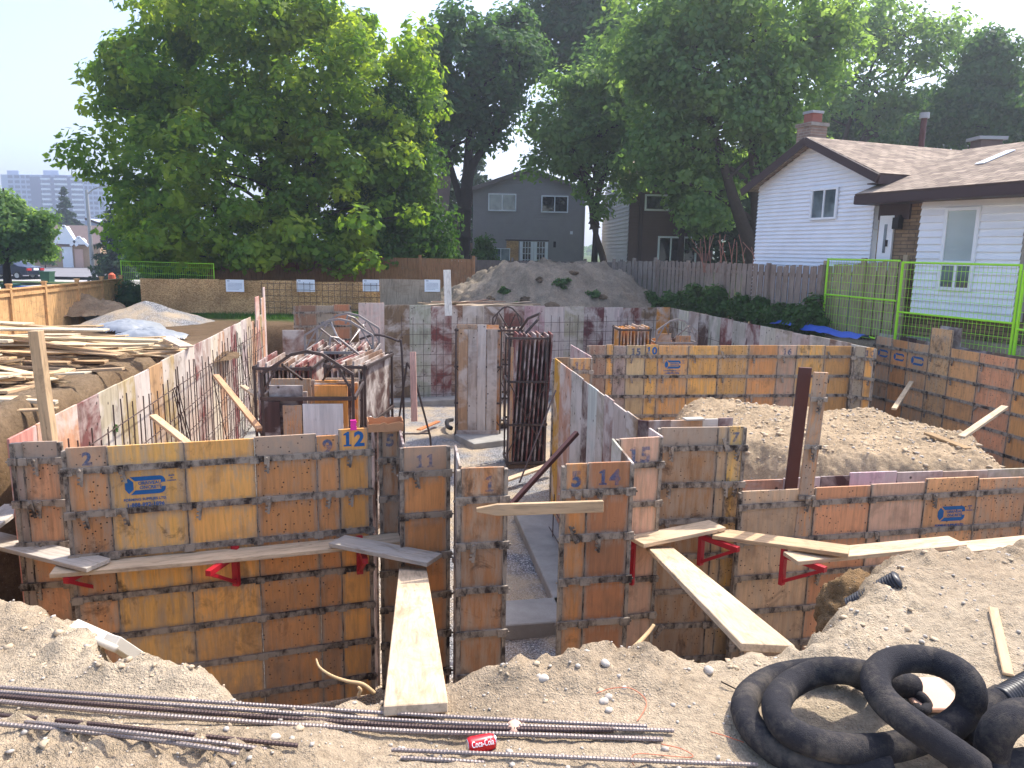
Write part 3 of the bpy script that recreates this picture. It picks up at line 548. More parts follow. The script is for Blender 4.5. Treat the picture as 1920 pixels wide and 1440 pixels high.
form_wall('small orange return marked 11 at the left end of the yellow wall',P(1041,671.5),P(1108,670.5),ZB,[(28,'m'),(40,'o',dict(num='11',nh=.15,nz=.2,logo=None) if 0 else dict(num='11',nh=.15,nz=.2))],seed=22,row0=.24)
form_wall('thin form return closing the left end of the yellow wall',P(1069,647),P(1107,669.5),ZB,[(1,'w')],kind='inner',bars=False,seed=23)
form_wall('grey board-marked partition form between the basement and the garage bay',P(1040,672.5),P(1196,787.5),ZB,[(.7,'o',dict()),(1.2,'t'),(1,'w'),(.5,'k'),(.7,'l'),(.5,'w'),(.6,'r'),(.8,'w'),(.6,'b')],kind='inner',bars=False,seed=24)
# basement perimeter, outer forms seen from inside
LW=form_wall('long left formwork wall seen from inside, stained white and oxblood',P(17.6,822.5),P(470,593.5),ZB,
 [(.5,'p'),(.9,'t'),(.6,'r'),(.6,'w'),(.6,'t'),(.6,'l'),(.6,'t'),(.6,'t'),(.6,'w'),(.6,'l'),(.6,'r'),(.6,'w'),(.6,'l'),(.6,'t'),(.6,'w'),(.6,'r'),(.6,'l'),(.6,'w'),(.6,'w')],kind='inner',bars=False,seed=25,jit=.015)
A=P(473,600); A.z=-.1; B=P(545,578,0)
dd=(P(470,593.5)-P(17.6,822.5)).normalized(); A=P(470,593.5)+dd*.03
form_wall('taller stepped end of the left formwork wall',A,A+dd*2.4,ZB,[(.35,'p',dict(dz=-.15)),(.4,'p',dict(dz=-.35)),(.6,'p',dict(dz=.42)),(.3,'t',dict(dz=-.1)),(.4,'p',dict(dz=.35)),(.3,'l',dict(dz=.6))],kind='inner',bars=False,seed=26)
BK0=PY(672,572,21.0); BK1=P(1257,577)
form_wall('long back formwork wall mottled white and oxblood',BK0,BK1,ZB,[(44,'l',dict(dz=.06)),(44,'b'),(38,'w'),(38,'r'),(20,'b'),(40,'w'),(38,'b'),(40,'r'),(40,'w'),(40,'l'),(40,'w'),(42,'m'),(40,'l'),(40,'r'),(34,'b'),(30,'o')],kind='inner',bars=False,seed=27,jit=.02)
form_wall('dark formwork box at the far left rear corner with orange panels',PY(552,573,20.6),PY(656,572,21.0),ZB,[(.15,'k'),(.5,'d'),(.5,'g'),(.5,'b')] if 'k' in ORG else [(.15,'d'),(.5,'d'),(.5,'g',dict(logo=1,full=False,words=False,lz=.5,lw=.5,lm='worn_blue')),(.5,'b')],seed=28,row0=.2)
form_wall('short brown form panel standing before the far left rear corner',PY(529,620,17.6),PY(570,618,17.7),ZB,[(1,'b')],kind='inner',bars=False,seed=29)
form_wall('right outer formwork wall seen from inside, running toward the green fence',P(1257,577),P(1640,653),ZB,[(.6,'b'),(.6,'l'),(.6,'w'),(.6,'k'),(.6,'w'),(.6,'r'),(.6,'w'),(.6,'r'),(.6,'l'),(.6,'w'),(.6,'w'),(.6,'w'),(.6,'b'),(.6,'l')],kind='inner',bars=False,seed=30)
# two tall posts standing on the low front right wall
def post_panel(label,pb,zb,pt_,w,col,bars,mt):
    a=PY(*pb); b=PY(pt_[0],pt_[1],pb[2]); h=b.z-a.z
    W=empty('form_post',a,R(6),label,'form post','posts on the low wall'); m=MB(); m.box((-w/2,0,-zb),(w/2,.03,h)); o=m.build('panel',MT[mt],W,color=col,rot=(0,R(2.0),0)); bevel(o,.004)
    if bars:
        for f in bars:
            m=MB(); m.box((-w/2-.012,-.024,h*f-.022),(w/2+.012,.0,h*f+.022)); m.build('steel_bar',MT['steel'],W,rot=(0,R(2.0),0)); link('clamp',CLAMP,MT['steel'],W,(h*f*.035,-.03,h*f-.02),(0,R(8),0))
    return W
post_panel('tall oxblood steel form post standing on the low wall, left of the wooden one',(1484,915,7.52),.35,(1498,689),.135,(1,1,1,1),None,'brown_steel_panel')
wp=post_panel('tall worn plywood form post with steel straps on the low wall',(1510,944,7.36),.5,(1524,698),.15,ORG['o'],(.80,.44,.05),'ply')
# rebar mats
def mat(label,A,B,zb,h,nv,nh,off,seed,rad=.0085,diag=3,topvar=.12):
    rnd=random.Random(seed); A=Vector(A);B=Vector(B); d=Vector((B.x-A.x,B.y-A.y,0)); L=d.length
    W=empty('rebar_mat',(A.x,A.y,zb),math.atan2(d.y,d.x),label,'rebar mat','rebar mats tied inside the forms')
    for i in range(nv):
        x=L*(i+.5)/nv+rnd.uniform(-.06,.06); hh=h+rnd.uniform(-topvar,topvar); m=MB(); m.tube([(0,0,0),(rnd.uniform(-.015,.015),0,hh*.5),(rnd.uniform(-.03,.03),rnd.uniform(-.02,.02),hh)],rad,5); m.build('vertical_rod',MT['dark_rebar'],W,(x,-off,0))
    for i in range(nh):
        z=.2+(h-.35)*i/(nh-1)+rnd.uniform(-.03,.03); m=MB(); m.tube([(0,-off-.016,z),(L*.3,-off-.016,z+rnd.uniform(-.03,.03)),(L*.7,-off-.016,z+rnd.uniform(-.03,.03)),(L,-off-.016,z)],rad*.9,5); m.build('horizontal_rod',MT['dark_rebar'],W)
    for i in range(diag):
        x=rnd.uniform(.1,.8)*L; m=MB(); m.tube([(x,-off-.03,h*.95),(x+rnd.uniform(.5,.9),-off-.22,.0)],rad,5); m.build('leaning_rod',MT['dark_rebar'],W)
    return W
la=P(17.6,822.5); lb=P(470,593.5)+dd*1.2
mat('long rebar mat standing against the inside of the left form wall',la+dd*.6,lb,ZB,2.42,58,6,.10,1,topvar=.2,diag=6)
bd=(BK1-BK0); mat('rebar grid in front of the mottled back form wall',BK0+bd*.1,BK0+bd*.95,ZB,2.5,26,8,.12,2,rad=.0075,diag=0,topvar=.05)
mat('short rebar dowels and wires along the foot of the partition form',P(1040,672.5)+Vector((.1,-1,0)),P(1196,787.5),ZB,.8,7,2,.16,3,diag=0,topvar=.25)
mat('rebar grid inside the right outer form wall',P(1257,577)+Vector((.05,-.3,0)),P(1450,620),ZB,2.3,9,5,.12,4,rad=.008,diag=1)
# footings
def fline(label,a,b,w,h=.2):
    a=Vector((a.x,a.y,0)); b=Vector((b.x,b.y,0)); L=(b-a).length; m=MB(); m.box((0,-w/2,0),(L,w/2,h)); o=m.build('concrete_footing',MT['concrete'],loc=(a.x,a.y,FLOOR+.01),rot=(0,0,math.atan2(b.y-a.y,b.x-a.x))); bevel(o,.012); return tag(o,label,'footing')
pa=P(1040,672.5); pb=P(1196,787.5); n=Vector((-.98,-.16,0))
fline('pale concrete footing strip along the garage partition',pa+n*.25,pb+n*.2+Vector((.1,-.6,0)),.75)
fline('concrete footing strip crossing behind the open doorway',P(930,1148,-2.55),P(1120,1135,-2.55),.62)
fline('concrete footing under the back form wall',BK0+Vector((.1,-.25,0)),BK1+Vector((-.1,-.3,0)),.7)
fline('small concrete pad under the middle form racks',P(870,826,-2.6),P(985,812,-2.6),1.0)
fline('concrete footing at the foot of the low front right wall',PY(1380,1215,7.0),PY(1640,1195,7.3),.5,.22)
fline('concrete footing under the long left form wall',P(17.6,822.5)+Vector((.28,.3,0)),P(470,593.5)+Vector((.25,0,0)),.6)
# ------------------------------------------------------------ racks of form panels
def rack(label,px,py,Y,yaw,w,d,h,n,cols,crown=True,lean=0,z0=FLOOR+.08,facing='face',seed=0,frame='rack_steel',pallet=True,front=None):
    rnd=random.Random(seed); c=PY(px,py,Y); W=empty('panel_rack',(c.x,c.y,z0),yaw,label,'panel rack','steel racks holding form panels')
    t=.022
    for sx in (-1,1):
        for sy in (-1,1): m=MB(); m.beam((sx*w/2,sy*d/2,0),(sx*w/2,sy*d/2,h*1.0),.035,.035,Vector((0,1,0))); m.build('rack_post',MT[frame],W)
    for z in (.1,h*.33,h*.66,h-.04):
        for sy in (-1,1): m=MB(); m.beam((-w/2,sy*(d/2+.02),z),(w/2,sy*(d/2+.02),z),.03,.045); m.build('rack_rail',MT[frame],W)
        for sx in (-1,1): m=MB(); m.beam((sx*(w/2+.02),-d/2,z),(sx*(w/2+.02),d/2,z),.03,.045); m.build('rack_rail',MT[frame],W)
    for sx in (-1,1): m=MB(); m.beam((sx*-w/2,-d/2-.045,h*.12),(sx*w/2,-d/2-.045,h*.66),.02,.02); m.build('brace',MT[frame],W)
    if crown:
        for sy in ((-1,1) if crown==2 else (-1,)):
            y=sy*d/2
            pts=[(-w/2,y,h),(-w/2,y,h+.26),(-w*.17,y,h+.50),(0,y,h+.54),(w*.17,y,h+.50),(w/2,y,h+.26),(w/2,y,h)]
            m=MB()
            for a,b in zip(pts[:-1],pts[1:]): m.beam(a,b,.035,.05,Vector((0,1,0)))
            m.build('crown_bar',MT[frame],W)
            for sx in (-1,1):
                m=MB(); m.beam((sx*w*.30,y,h+.42),(sx*w*.5,y,h+.02),.025,.04,Vector((0,1,0))); m.build('crown_strut',MT[frame],W)
                m=MB(); m.beam((sx*w*.28,y+.03,h+.37),(sx*w*.05,y+d*.5*-sy,h+.02),.025,.04,Vector((0,1,0))); m.build('crown_strut',MT[frame],W)
    if facing=='face':      # panels stacked front to back, faces to the viewer
        for i in range(n):
            y=-d/2+.04+(d-.08)*i/max(1,n-1); ww=w*rnd.uniform(.35,.5); hh=h+rnd.uniform(-.12,.12)
            for sx in (-1,1):
                m=MB(); m.box((-ww/2,-.014,.03),(ww/2,.014,hh+rnd.uniform(-.06,.06))); m.build('stored_panel',MT['inner' if rnd.random()<.5 else 'ply'],W,(sx*w*.25,y,0),(0,0,rnd.uniform(-.03,.03)),color=(INN[rnd.choice(cols)] if rnd.random()<.6 else ORG['o']))
    else:                   # edges to the viewer
        for i in range(n):
            x=-w/2+.04+(w-.08)*i/max(1,n-1); hh=h+rnd.uniform(-.04,.06)
            m=MB(); m.box((-.013,-d/2+.03,.05),(.013,d/2-.05,hh)); 
            for z in np.arange(.35,hh,.38): m.box((-.018,-d/2+.02,z-.022),(.018,-d/2+.05,z+.022))
            m.build('stored_panel',MT['inner'],W,(x,0,0),(0,lean,rnd.uniform(-.02,.02)),color=INN[rnd.choice(cols)])
    if front:
        for (x0,x1,z0_,z1,mt,cl,dy) in front:
            m=MB(); m.box((x0,-.012,z0_),(x1,.012,z1)); m.build('stored_panel',MT[mt],W,(0,-d/2-.02-dy,0),color=cl)
    if pallet: m=MB(); m.box((-w/2,-d/2,-.06),(w/2,d/2,.04)); m.build('pallet',MT['weathered_wood'],W,color=S(120,96,76))
    return W
rack('nearest steel rack crammed with grey and orange form panels, bent crown bar on top',592,760,9.5,R(6),1.08,1.1,2.62,7,'wtlk',crown=1,seed=1,
     front=[(-.06,.42,.1,2.52,'inner',S(214,208,200),.03),(-.3,-.08,.1,2.5,'ply',ORG['o'],.01),(-.52,-.34,.1,2.55,'inner',INN['k'],.0)])
rack('left steel rack of red-brown panels seen edge on, beside the rebar mat',548,690,11.6,R(4),.82,1.3,2.66,13,'rrbk',crown=0,seed=2,facing='edge')
rack('rear steel rack with a pale bent crown bar and pinkish panels',645,640,13.4,R(5),1.15,1.2,2.66,15,'rrbk',crown=2,seed=3,facing='edge',frame='pale_steel')
rack('right steel rack of reddish panels stacked in line, next to the box',676,690,11.6,R(-6),.60,1.5,2.72,9,'rrbk',crown=0,seed=4,facing='edge')
rack('middle steel rack of weathered grey boards with a crossed brace',897,700,17.6,R(2),1.05,.7,2.62,3,'wltw',crown=0,seed=5,
     front=[(-.46,-.25,.18,2.6,'inner',INN['t'],.03),(-.24,-.03,.18,2.6,'inner',INN['w'],.03),(-.02,.18,.18,2.72,'inner',INN['l'],.03),(.2,.44,.18,2.6,'inner',INN['w'],.03),(-.5,.5,.0,.22,'inner',INN['b'],.06)])
rack('tall tilted stack of oxblood panels in a narrow steel rack beside the partition',985,740,15.3,R(6),.78,.7,2.72,9,'rrmr',crown=0,seed=6,facing='edge',lean=R(3),front=[(-.36,-.30,.1,2.5,'ply',ORG['o'],.0)])
rack('steel rack with panels behind the tilted stack, tangled bars on top',952,700,18.4,R(-4),.7,.8,2.55,6,'kbkr',crown=1,seed=7,facing='edge')
rack('right rear rack of orange panel edges near the back wall corner',1185,600,18.4,R(4),.75,.8,2.62,9,'oort',crown=0,seed=8,facing='edge')
rack('right rear rack with a pale arched crown bar beside the orange edges',1262,598,18.6,R(4),1.0,.8,2.3,4,'btkl',crown=1,seed=9,frame='pale_steel')
# empty A shaped rack end standing by the back wall
def frame_end():
    c=PY(770,700,12.6); W=empty('rack_frame',(c.x,c.y,FLOOR+.08),R(8),'empty black A-shaped steel rack end with ladder rungs','rack frame')
    a=(-.32,0,0);b=(.42,0,0);t=(-.06,.0,2.5)
    m=MB(); m.tube([a,(-.22,0,1.4),t],.02,6); m.build('rack_post',MT['rack_steel'],W); m=MB(); m.tube([b,(.33,0,1.2),(.05,0,2.3),t],.02,6); m.build('rack_post',MT['rack_steel'],W)
    for z in (.25,.6,.95,1.25): m=MB(); x0=-.32+.1*z/1.4; x1=.42-.09*z/1.2; m.tube([(x0,0,z),(x1,0,z)],.014,6); m.build('rung',MT['rack_steel'],W)
frame_end()
c=PY(724,690,13.0); W=empty('rack_frame',(c.x,c.y,FLOOR+.08),R(5),'tall hooked steel rack post with a curved top arm over the red panels','rack frame')
m=MB(); m.tube(catmull([(.3,0,0),(.3,0,1.6),(.27,0,2.72),(.2,0,2.82),(-.15,0,2.92),(-.45,0,2.84)],6),.022,6); m.build('rack_post',MT['rack_steel'],W)
def cap_bars(label,pts,Y,mt,r=.022):
    m=MB(); m.tube([PY(x,y,Y+dy) for x,y,dy in pts],r,6); o=m.build('loose_bar',MT[mt]); return tag(o,label,'steel bar')
cap_bars('pale bent steel bar sticking up over the rear rack',[(648,607,0),(652,592,0),(664,596,.1),(684,616,.3)],13.0,'pale_steel')
cap_bars('pale bent steel bar leaning on the left rack top',[(618,648,0),(620,632,0),(634,634,.1),(672,664,.3)],11.6,'pale_steel')
cap_bars('bent bar raised in a crook above the tilted oxblood stack',[(985,625,0),(1008,600,.0),(1012,588,.1),(990,597,.2),(974,620,.4)],15.2,'rack_steel',.03)
# ------------------------------------------------------------ boards, braces, planks
def plank(label,a,b,w,t,mt='lumber',color=None,name='plank',cat='plank',group=None,up=Vector((0,0,1)),point=False,bend=.0):
    a=Vector(a);b=Vector(b);d=b-a;L=d.length;d.normalize(); sx=d.cross(up).normalized(); u=sx.cross(d)
    m=MB(); n=8
    if point: poly=[(0,-.01),(L*.16,-w/2),(L,-w/2),(L,w/2),(L*.16,w/2),(0,.02)]
    else: poly=None
    if poly:
        k=len(poly); vs=[(x,y,-t/2) for x,y in poly]+[(x,y,t/2) for x,y in poly]; m.add(vs,[tuple(range(k-1,-1,-1)),tuple(range(k,2*k))]+[(i,(i+1)%k,k+(i+1)%k,k+i) for i in range(k)])
    else:
        vs=[];fs=[]
        for i in range(n+1):
            x=L*i/n; z=-bend*math.sin(math.pi*i/n); vs+=[(x,-w/2,z-t/2),(x,w/2,z-t/2),(x,w/2,z+t/2),(x,-w/2,z+t/2)]
        for i in range(n):
            for k in range(4): fs.append((i*4+k,(i+1)*4+k,(i+1)*4+(k+1)%4,i*4+(k+1)%4))
        fs.append((0,1,2,3)); fs.append((n*4+3,n*4+2,n*4+1,n*4)); m.add(vs,fs)
    o=m.build(name,MT[mt],color=color or S(222,190,146),fix=True); o.matrix_world=Matrix(((d.x,sx.x,u.x,a.x),(d.y,sx.y,u.y,a.y),(d.z,sx.z,u.z,a.z),(0,0,0,1))); bevel(o,.004)
    return tag(o,label,cat,group)
NEW=S(210,186,154); NEW2=S(204,174,136); GREY=S(190,180,166)
PW=.235; TH=.04; BZ=-1.02       # planks lie on brackets about a metre below the form tops
WY=lambda x,y,z=BZ:P(x,y,z)
plank('plank on the far left running out of frame, end lying on the long walkway plank',P(-120,985,BZ+.07),P(185,1060,BZ+.05),PW,TH,color=GREY)
plank('long walkway plank resting on red brackets along the front left wall',P(100,1070,BZ),P(750,1010,BZ+.0),PW,TH,color=NEW,bend=.012)
plank('short plank lying across the right end of the long left walkway plank',P(632,1014,BZ+.05),P(815,1050,BZ+.09),PW,TH,color=GREY)
pE=nearpt(780,1330,.045)
plank('gangplank from the dug edge to the left walkway, left one of the two ramps',P(774,1060,-1.17),pE,.24,TH,color=NEW)
plank('pointed stake board nailed across the open doorway',PY(893,957,5.58),PY(1131,949,5.72),.095,.035,color=NEW2,name='stake_board',cat='board',up=Vector((0,1,0)),point=True)
plank('short plank over the red bracket at the foot of the 15 panel',P(1192,1016,BZ+.06),P(1345,985,BZ+.05),PW,TH,color=NEW)
plank('walkway plank with grey shadow patches right of the brown column',P(1340,1000,BZ+.0),P(1592,1034,BZ+.06),PW,TH,color=NEW2)
plank('wide walkway plank whose left end overhangs a red bracket on the low wall',P(1482,1047,BZ-.02),P(1795,1016,BZ+.0),PW,TH,color=NEW)
plank('rightmost walkway plank running out of frame',P(1745,1034,BZ-.05),P(2050,1004,BZ),PW,TH,color=NEW)
pE=nearpt(1440,1216,.03)
plank('steep gangplank from the right walkway down to the dug edge',P(1236,1028,-1.09),pE,.25,TH,color=NEW)
plank('thin lath lying on the pale gravel patch at the right edge',nearpt(1862,1140,.01),nearpt(1891,1266,.01),.04,.012,color=NEW2,name='lath',cat='lath')
a=PY(82,905,6.0); b=PY(66,619,6.35); plank('upright four-by-four post nailed at the near end of the long left wall',PY(96,838,6.45),PY(67,620,6.45),.09,.09,'lumber',NEW2,'timber_post','post',up=Vector((0,1,0)))
plank('white painted upright board on the back form wall',PY(841,592,21.0),PY(838,506,21.0),.2,.03,'lumber',S(240,236,226),'upright_board','board',up=Vector((0,1,0)))
def brace(label,a,b,w=.085,t=.04,color=NEW2,mt='lumber'): return plank(label,a,b,w,t,mt,color,'brace','brace')
brace('wooden brace propping the long left wall, middle one of three',PY(405,704,10.6),PY(488,806,9.4),color=S(206,160,120))
brace('wooden brace propping the long left wall, nearest of three',PY(287,780,8.3),PY(352,832,7.6),color=S(214,182,140))
brace('pale short brace propping the long left wall, farthest of three',PY(455,724,11.8),PY(490,748,11.0),color=NEW)
brace('rusty brown diagonal brace from the partition down toward the doorway',PY(1082,811,8.7),PY(957,948,8.0),.055,.055,(.6,.5,.5,1),'brown_steel_panel')
m=MB(); m.tube([PY(1042,732,9.6),PY(974,905,8.9)],.012,6); tag(m.build('steel_rod',MT['dark_rebar']),'thin black rod leaning against the end of the partition','steel rod')
def fillpt(px,py):
    p=P(px,py,-.8)
    for _ in range(5): p=P(px,py,FILLZ(p.x,p.y)+.02)
    return p
brace('short brace from the earth fill up to the three logo wall, left one',PY(1676,767,13.2),PY(1709,716,15.2),color=S(214,190,156))
brace('long brace from the earth fill up to the garage right wall, right one',fillpt(1802,820),PY(1884,763,11.35),.1,.045,color=S(214,190,156))
plank('loose board lying on the garage earth fill',fillpt(1738,816)+Vector((0,0,.03)),fillpt(1814,846)+Vector((0,0,.03)),.12,.035,color=S(170,140,102),name='board',cat='board')
plank('pale board lying on the floor behind the doorway',P(935,905,-2.5),P(1040,868,-2.45),.14,.04,color=NEW,name='board',cat='board')
plank('pink-stained board leaning by the ladder shaped rack frame',PY(777,790,11.6),PY(774,660,12.0),.1,.03,color=S(206,160,140),name='board',cat='board',up=Vector((0,1,0)))
plank('orange board lying by the drain pipe on the basement floor',P(785,806,-2.62),P(822,790,-2.62),.12,.03,color=S(206,130,84),name='board',cat='board')
plank('grey board tucked behind the far left column',PY(-40,1000,6.0),PY(30,948,6.6),.2,.04,color=GREY,name='board',cat='board')
plank('pale board on the soil against the far end of the left form wall',P(311,632,0),P(350,650,.05),.22,.03,color=S(226,200,172),name='board',cat='board')
# ------------------------------------------------------------ scrap lumber pile
rnd=random.Random(11); QL=('topmost','split','bowed','narrow','wide','honey coloured','greyed','short')
pb=P(120,690,0)
def pile(n,x0,x1,y0,y1,zz,ang,sp,Ls,label,group,colors,gfun):
    for i in range(n):
        x=rnd.uniform(x0,x1); y=rnd.uniform(y0,y1); a=ang+rnd.gauss(0,sp); L=rnd.uniform(*Ls); w=rnd.choice((.09,.14,.14,.19,.24)); t=rnd.choice((.02,.025,.04))
        f=1-abs((y-(y0+y1)/2)/((y1-y0)/2))**2; z=gfun(x,y)+.02+zz*max(0,f)*rnd.random()
        d=Vector((math.cos(a),math.sin(a),rnd.gauss(0,.05)))*L/2; c=Vector((x,y,z))
        plank(label,c-d,c+d,w,t,'lumber',rnd.choice(colors),'scrap_board','board',group,bend=rnd.uniform(-.03,.05))
PC=[S(224,200,160),S(214,182,136),S(198,168,132),S(222,204,174),S(190,160,124)]
GL=lambda x,y:gz(x,y)
pile(92,-9.9,-6.9,9.7,13.8,.72,R(-8),.24,(1.5,3.3),'loose board in the heap of scrap lumber beside the left form wall','scrap boards of the left lumber heap',PC,GL)
pile(18,-7.8,-6.0,8.9,10.9,.2,R(40),.6,(.8,1.6),'broken offcut on the bank at the near side of the scrap lumber heap','offcuts in front of the lumber heap',PC,GL)
pile(5,-6.9,-5.6,7.6,8.6,.05,R(5),.2,(1.0,1.7),'board on the dug bank below the scrap lumber heap','boards on the left bank',PC,GL)
pile(14,-2.6,-.2,23.4,24.3,.25,R(18),.3,(1.2,2.6),'old board in the small pile at the foot of the big earth mound','boards at the foot of the mound',[S(206,184,156),S(182,156,126),S(160,130,110)],lambda x,y:-.12)
# ------------------------------------------------------------ red walkway brackets
def bracket(px,py,z,yaw,label,drop=.30,reach=.42):
    p=P(px,py,z); W=empty('scaffold_bracket',p,yaw,label,'bracket','red steel walkway brackets')
    m=MB(); m.beam((0,0,0),(0,-reach,0),.05,.05,Vector((0,0,1))); m.build('arm',MT['red_paint'],W)
    m=MB(); m.beam((0,.0,.08),(0,.0,-drop),.06,.04,Vector((0,1,0))); m.build('plate',MT['red_paint'],W)
    m=MB(); m.beam((0,-reach*.92,-.02),(0,.0,-drop*.9),.035,.03,Vector((0,0,1))); m.build('strut',MT['red_paint'],W)
a=math.atan2((P(690,810)-P(122,843)).y,(P(690,810)-P(122,843)).x)
for px,py,lb in ((192,1052,'red bracket under the left end of the long walkway plank'),(441,1040,'red bracket under the middle of the long left walkway plank'),(674,1020,'red bracket under the right end of the long left walkway plank')): bracket(px,py,BZ-.05,a+R(-30 if px>0 else 0)*(1 if px<600 else 0),lb)
bracket(1186,1022,BZ-.03,R(-40),'large red bracket at the corner of the doorway column, beside the steep gangplank',.4,.45)
bracket(1316,1006,BZ-.05,R(40),'red bracket on the brown column under two plank ends')
bracket(1470,1040,BZ-.06,R(38),'red bracket on the low front right wall')
W=empty('scaffold_bracket',P(852,1048,BZ-.05),R(30),'grey bracket stub behind the short crossing plank','bracket'); m=MB(); m.beam((0,0,0),(.0,-.4,0),.05,.05); m.build('arm',MT['pale_steel'],W); m=MB(); m.beam((0,0,-.28),(0,-.36,-.02),.03,.03); m.build('strut',MT['pale_steel'],W)
# ------------------------------------------------------------ cardboard tray, pink tape
c=P(722,801,.02); W=empty('cardboard_tray',(c.x,c.y,.0),R(14),'open torn cardboard tray on top of the set back form column','cardboard tray')
w,d,h=.33,.22,.10
m=MB(); m.box((-w/2,-d/2,0),(w/2,d/2,.006)); m.build('bottom',MT['cardboard'],W)
for nm,lo,hi in (('side',(-w/2,-d/2,0),(w/2,-d/2+.006,h*.85)),('side',(-w/2,d/2-.006,0),(w/2,d/2,h)),('side',(-w/2,-d/2+.007,0),(-w/2+.006,d/2-.007,h*1.05)),('side',(w/2-.006,-d/2+.007,0),(w/2,d/2-.007,h*1.05))):
    m=MB(); x0,y0,z0=lo;x1,y1,z1=hi
    if x1-x0>.1:
        n=9; top=[z1+rnd.uniform(-.012,.012) for _ in range(n+1)]
        for i in range(n):
            xa=x0+(x1-x0)*i/n; xb=x0+(x1-x0)*(i+1)/n; m.add([(xa,y0,0),(xb,y0,0),(xb,y1,0),(xa,y1,0),(xa,y0-.01,top[i]),(xb,y0-.01,top[i+1]),(xb,y1-.01,top[i+1]),(xa,y1-.01,top[i])],[(4,5,6,7),(0,1,5,4),(3,7,6,2)])
    else: m.box(lo,hi)
    m.build(nm,MT['cardboard'],W)
c=P(663,812,0); m=MB()
for i in range(6):
    z=i*.016; m.box((-.026+rnd.uniform(-.004,.004),-.012,z),(.026+rnd.uniform(-.004,.004),.012,z+.015))
tag(m.build('flagging_tape',MT['hot_pink'],loc=(c.x,c.y,c.z+.03),rot=(0,0,R(16))),'hot pink flagging tape tied at the top of the yellow 12 panel','flagging tape')
# ------------------------------------------------------------ black drain pipes in fabric sock (near right)
Z=lambda x,y:(1340+x/3.31,1100+y/3.31)
def hose(name,label,pts,r,mt,cat='drain pipe',corr=False,n=14,seg=9,group=None):
    pp=[]
    for x,y,z in pts:
        u,v=Z(x,y); p=P(u,v,0); g=gz(p.x,p.y); p=P(u,v,g+z); pp.append(p)
    cv=catmull(pp,seg)
    if corr:
        # resample finely and alternate the radius
        ds=[0]
        for a,b in zip(cv[:-1],cv[1:]): ds.append(ds[-1]+(b-a).length)
        step=.0055; out=[];rs=[];s=0;i=0;k=0
        while s<ds[-1]:
            while ds[i+1]<s: i+=1
            t=(s-ds[i])/(ds[i+1]-ds[i]); out.append(cv[i].lerp(cv[i+1],t)); rs.append(r*(1.0 if k%3 else .86)); s+=step; k+=1
        m=MB(); m.tube(out,rs,18)
    else:
        # slight folds of the sock
        rs=[r*(1+.006*math.sin(i*1.9)+.006*rnd.uniform(-1,1)) for i in range(len(cv))]; m=MB(); m.tube(cv,rs,20)
    o=m.build(name,MT[mt],smooth=True); return tag(o,label,cat,group)
hr=.05
hose('drain_pipe','black fabric wrapped drain pipe lying in the outermost flat loop of the coil',[(980,600,.05),(800,520,.05),(560,525,.05),(380,560,.05),(240,640,.05),(185,740,.05),(215,850,.05),(300,950,.05),(430,1040,.05),(600,1100,.05),(800,1130,.05),(1100,1150,.05)],hr,'black_sock')
hose('drain_pipe','black fabric wrapped drain pipe looped twice with the tall loop on top',[(1225,625,.04),(1120,588,.06),(1000,560,.12),(880,532,.15),(740,520,.15),(600,545,.15),(455,620,.15),(385,720,.15),(400,820,.14),(480,905,.13),(640,975,.12),(800,1005,.11),(960,1010,.10),(1130,990,.08),(1300,935,.08),(1460,870,.09),(1560,780,.12),(1595,690,.16),(1570,590,.2),(1480,510,.22),(1340,458,.22),(1180,448,.22),(1060,485,.22),(1000,555,.22),(1015,650,.22),(1085,740,.22),(1210,840,.22),(1360,945,.2),(1500,1040,.17),(1640,1140,.12)],hr,'black_sock')
hose('drain_pipe','black fabric wrapped drain pipe arching out of the bottom right corner',[(1715,1190,.06),(1715,1060,.10),(1735,940,.16),(1790,850,.2),(1880,800,.2),(2000,800,.18),(2100,840,.12)],.054,'black_sock')
hose('drain_pipe','black ribbed end of a drain pipe with its sock pulled back at the right edge',[(1560,960,.04),(1640,850,.06),(1720,740,.07),(1790,690,.08)],.05,'black_sock')
hose('corrugated_pipe','bare black corrugated pipe running out of frame on the right',[(1770,705,.08),(1850,660,.09),(1960,600,.1),(2080,540,.1)],.046,'black_plastic','corrugated pipe',True)
hose('drain_pipe','dark pipe crossing the bottom right corner under the arch',[(1500,1150,.05),(1750,1125,.06),(1950,1095,.06)],.05,'black_sock')
hose('pipe_end_scrap','crumpled black sock end inside the tall loop',[(1245,665,.03),(1290,690,.03),(1320,740,.02),(1290,775,.02),(1250,750,.02)],.02,'black_sock','fabric scrap')
pp=[nearpt(*Z(x,y),.02) for x,y in ((1195,565),(1310,575),(1500,730),(1340,815))]
plank('pinkish form panel lying on the dirt under the tall loop',(pp[0]+pp[1])/2,(pp[2]+pp[3])/2,.19,.02,'pink_panel',name='plywood_sheet',cat='plywood sheet')
# corrugated drain stub in the clay lump
pc2=P(1640,1132,-.12); a=P(1598,1141,-.10); b=P(1690,1090,.10); d=(b-a); cv=[a+d*t for t in np.linspace(0,1,80)]; m=MB(); m.tube(cv,[.062*(1.0 if i%4<2 else .86) for i in range(80)],18); tag(m.build('corrugated_pipe',MT['black_plastic'],smooth=True),'grey corrugated drain stub sticking out of the clay at the dug edge','corrugated pipe')
# drain in the basement
m=MB(); m.tube(catmull([P(848,787,-2.6),P(838,790,-2.58),P(840,800,-2.6),P(846,803,-2.6)],5),.055,12); tag(m.build('drain_pipe',MT['black_plastic'],smooth=True),'short black drain elbow on the basement floor by the middle rack','drain pipe')
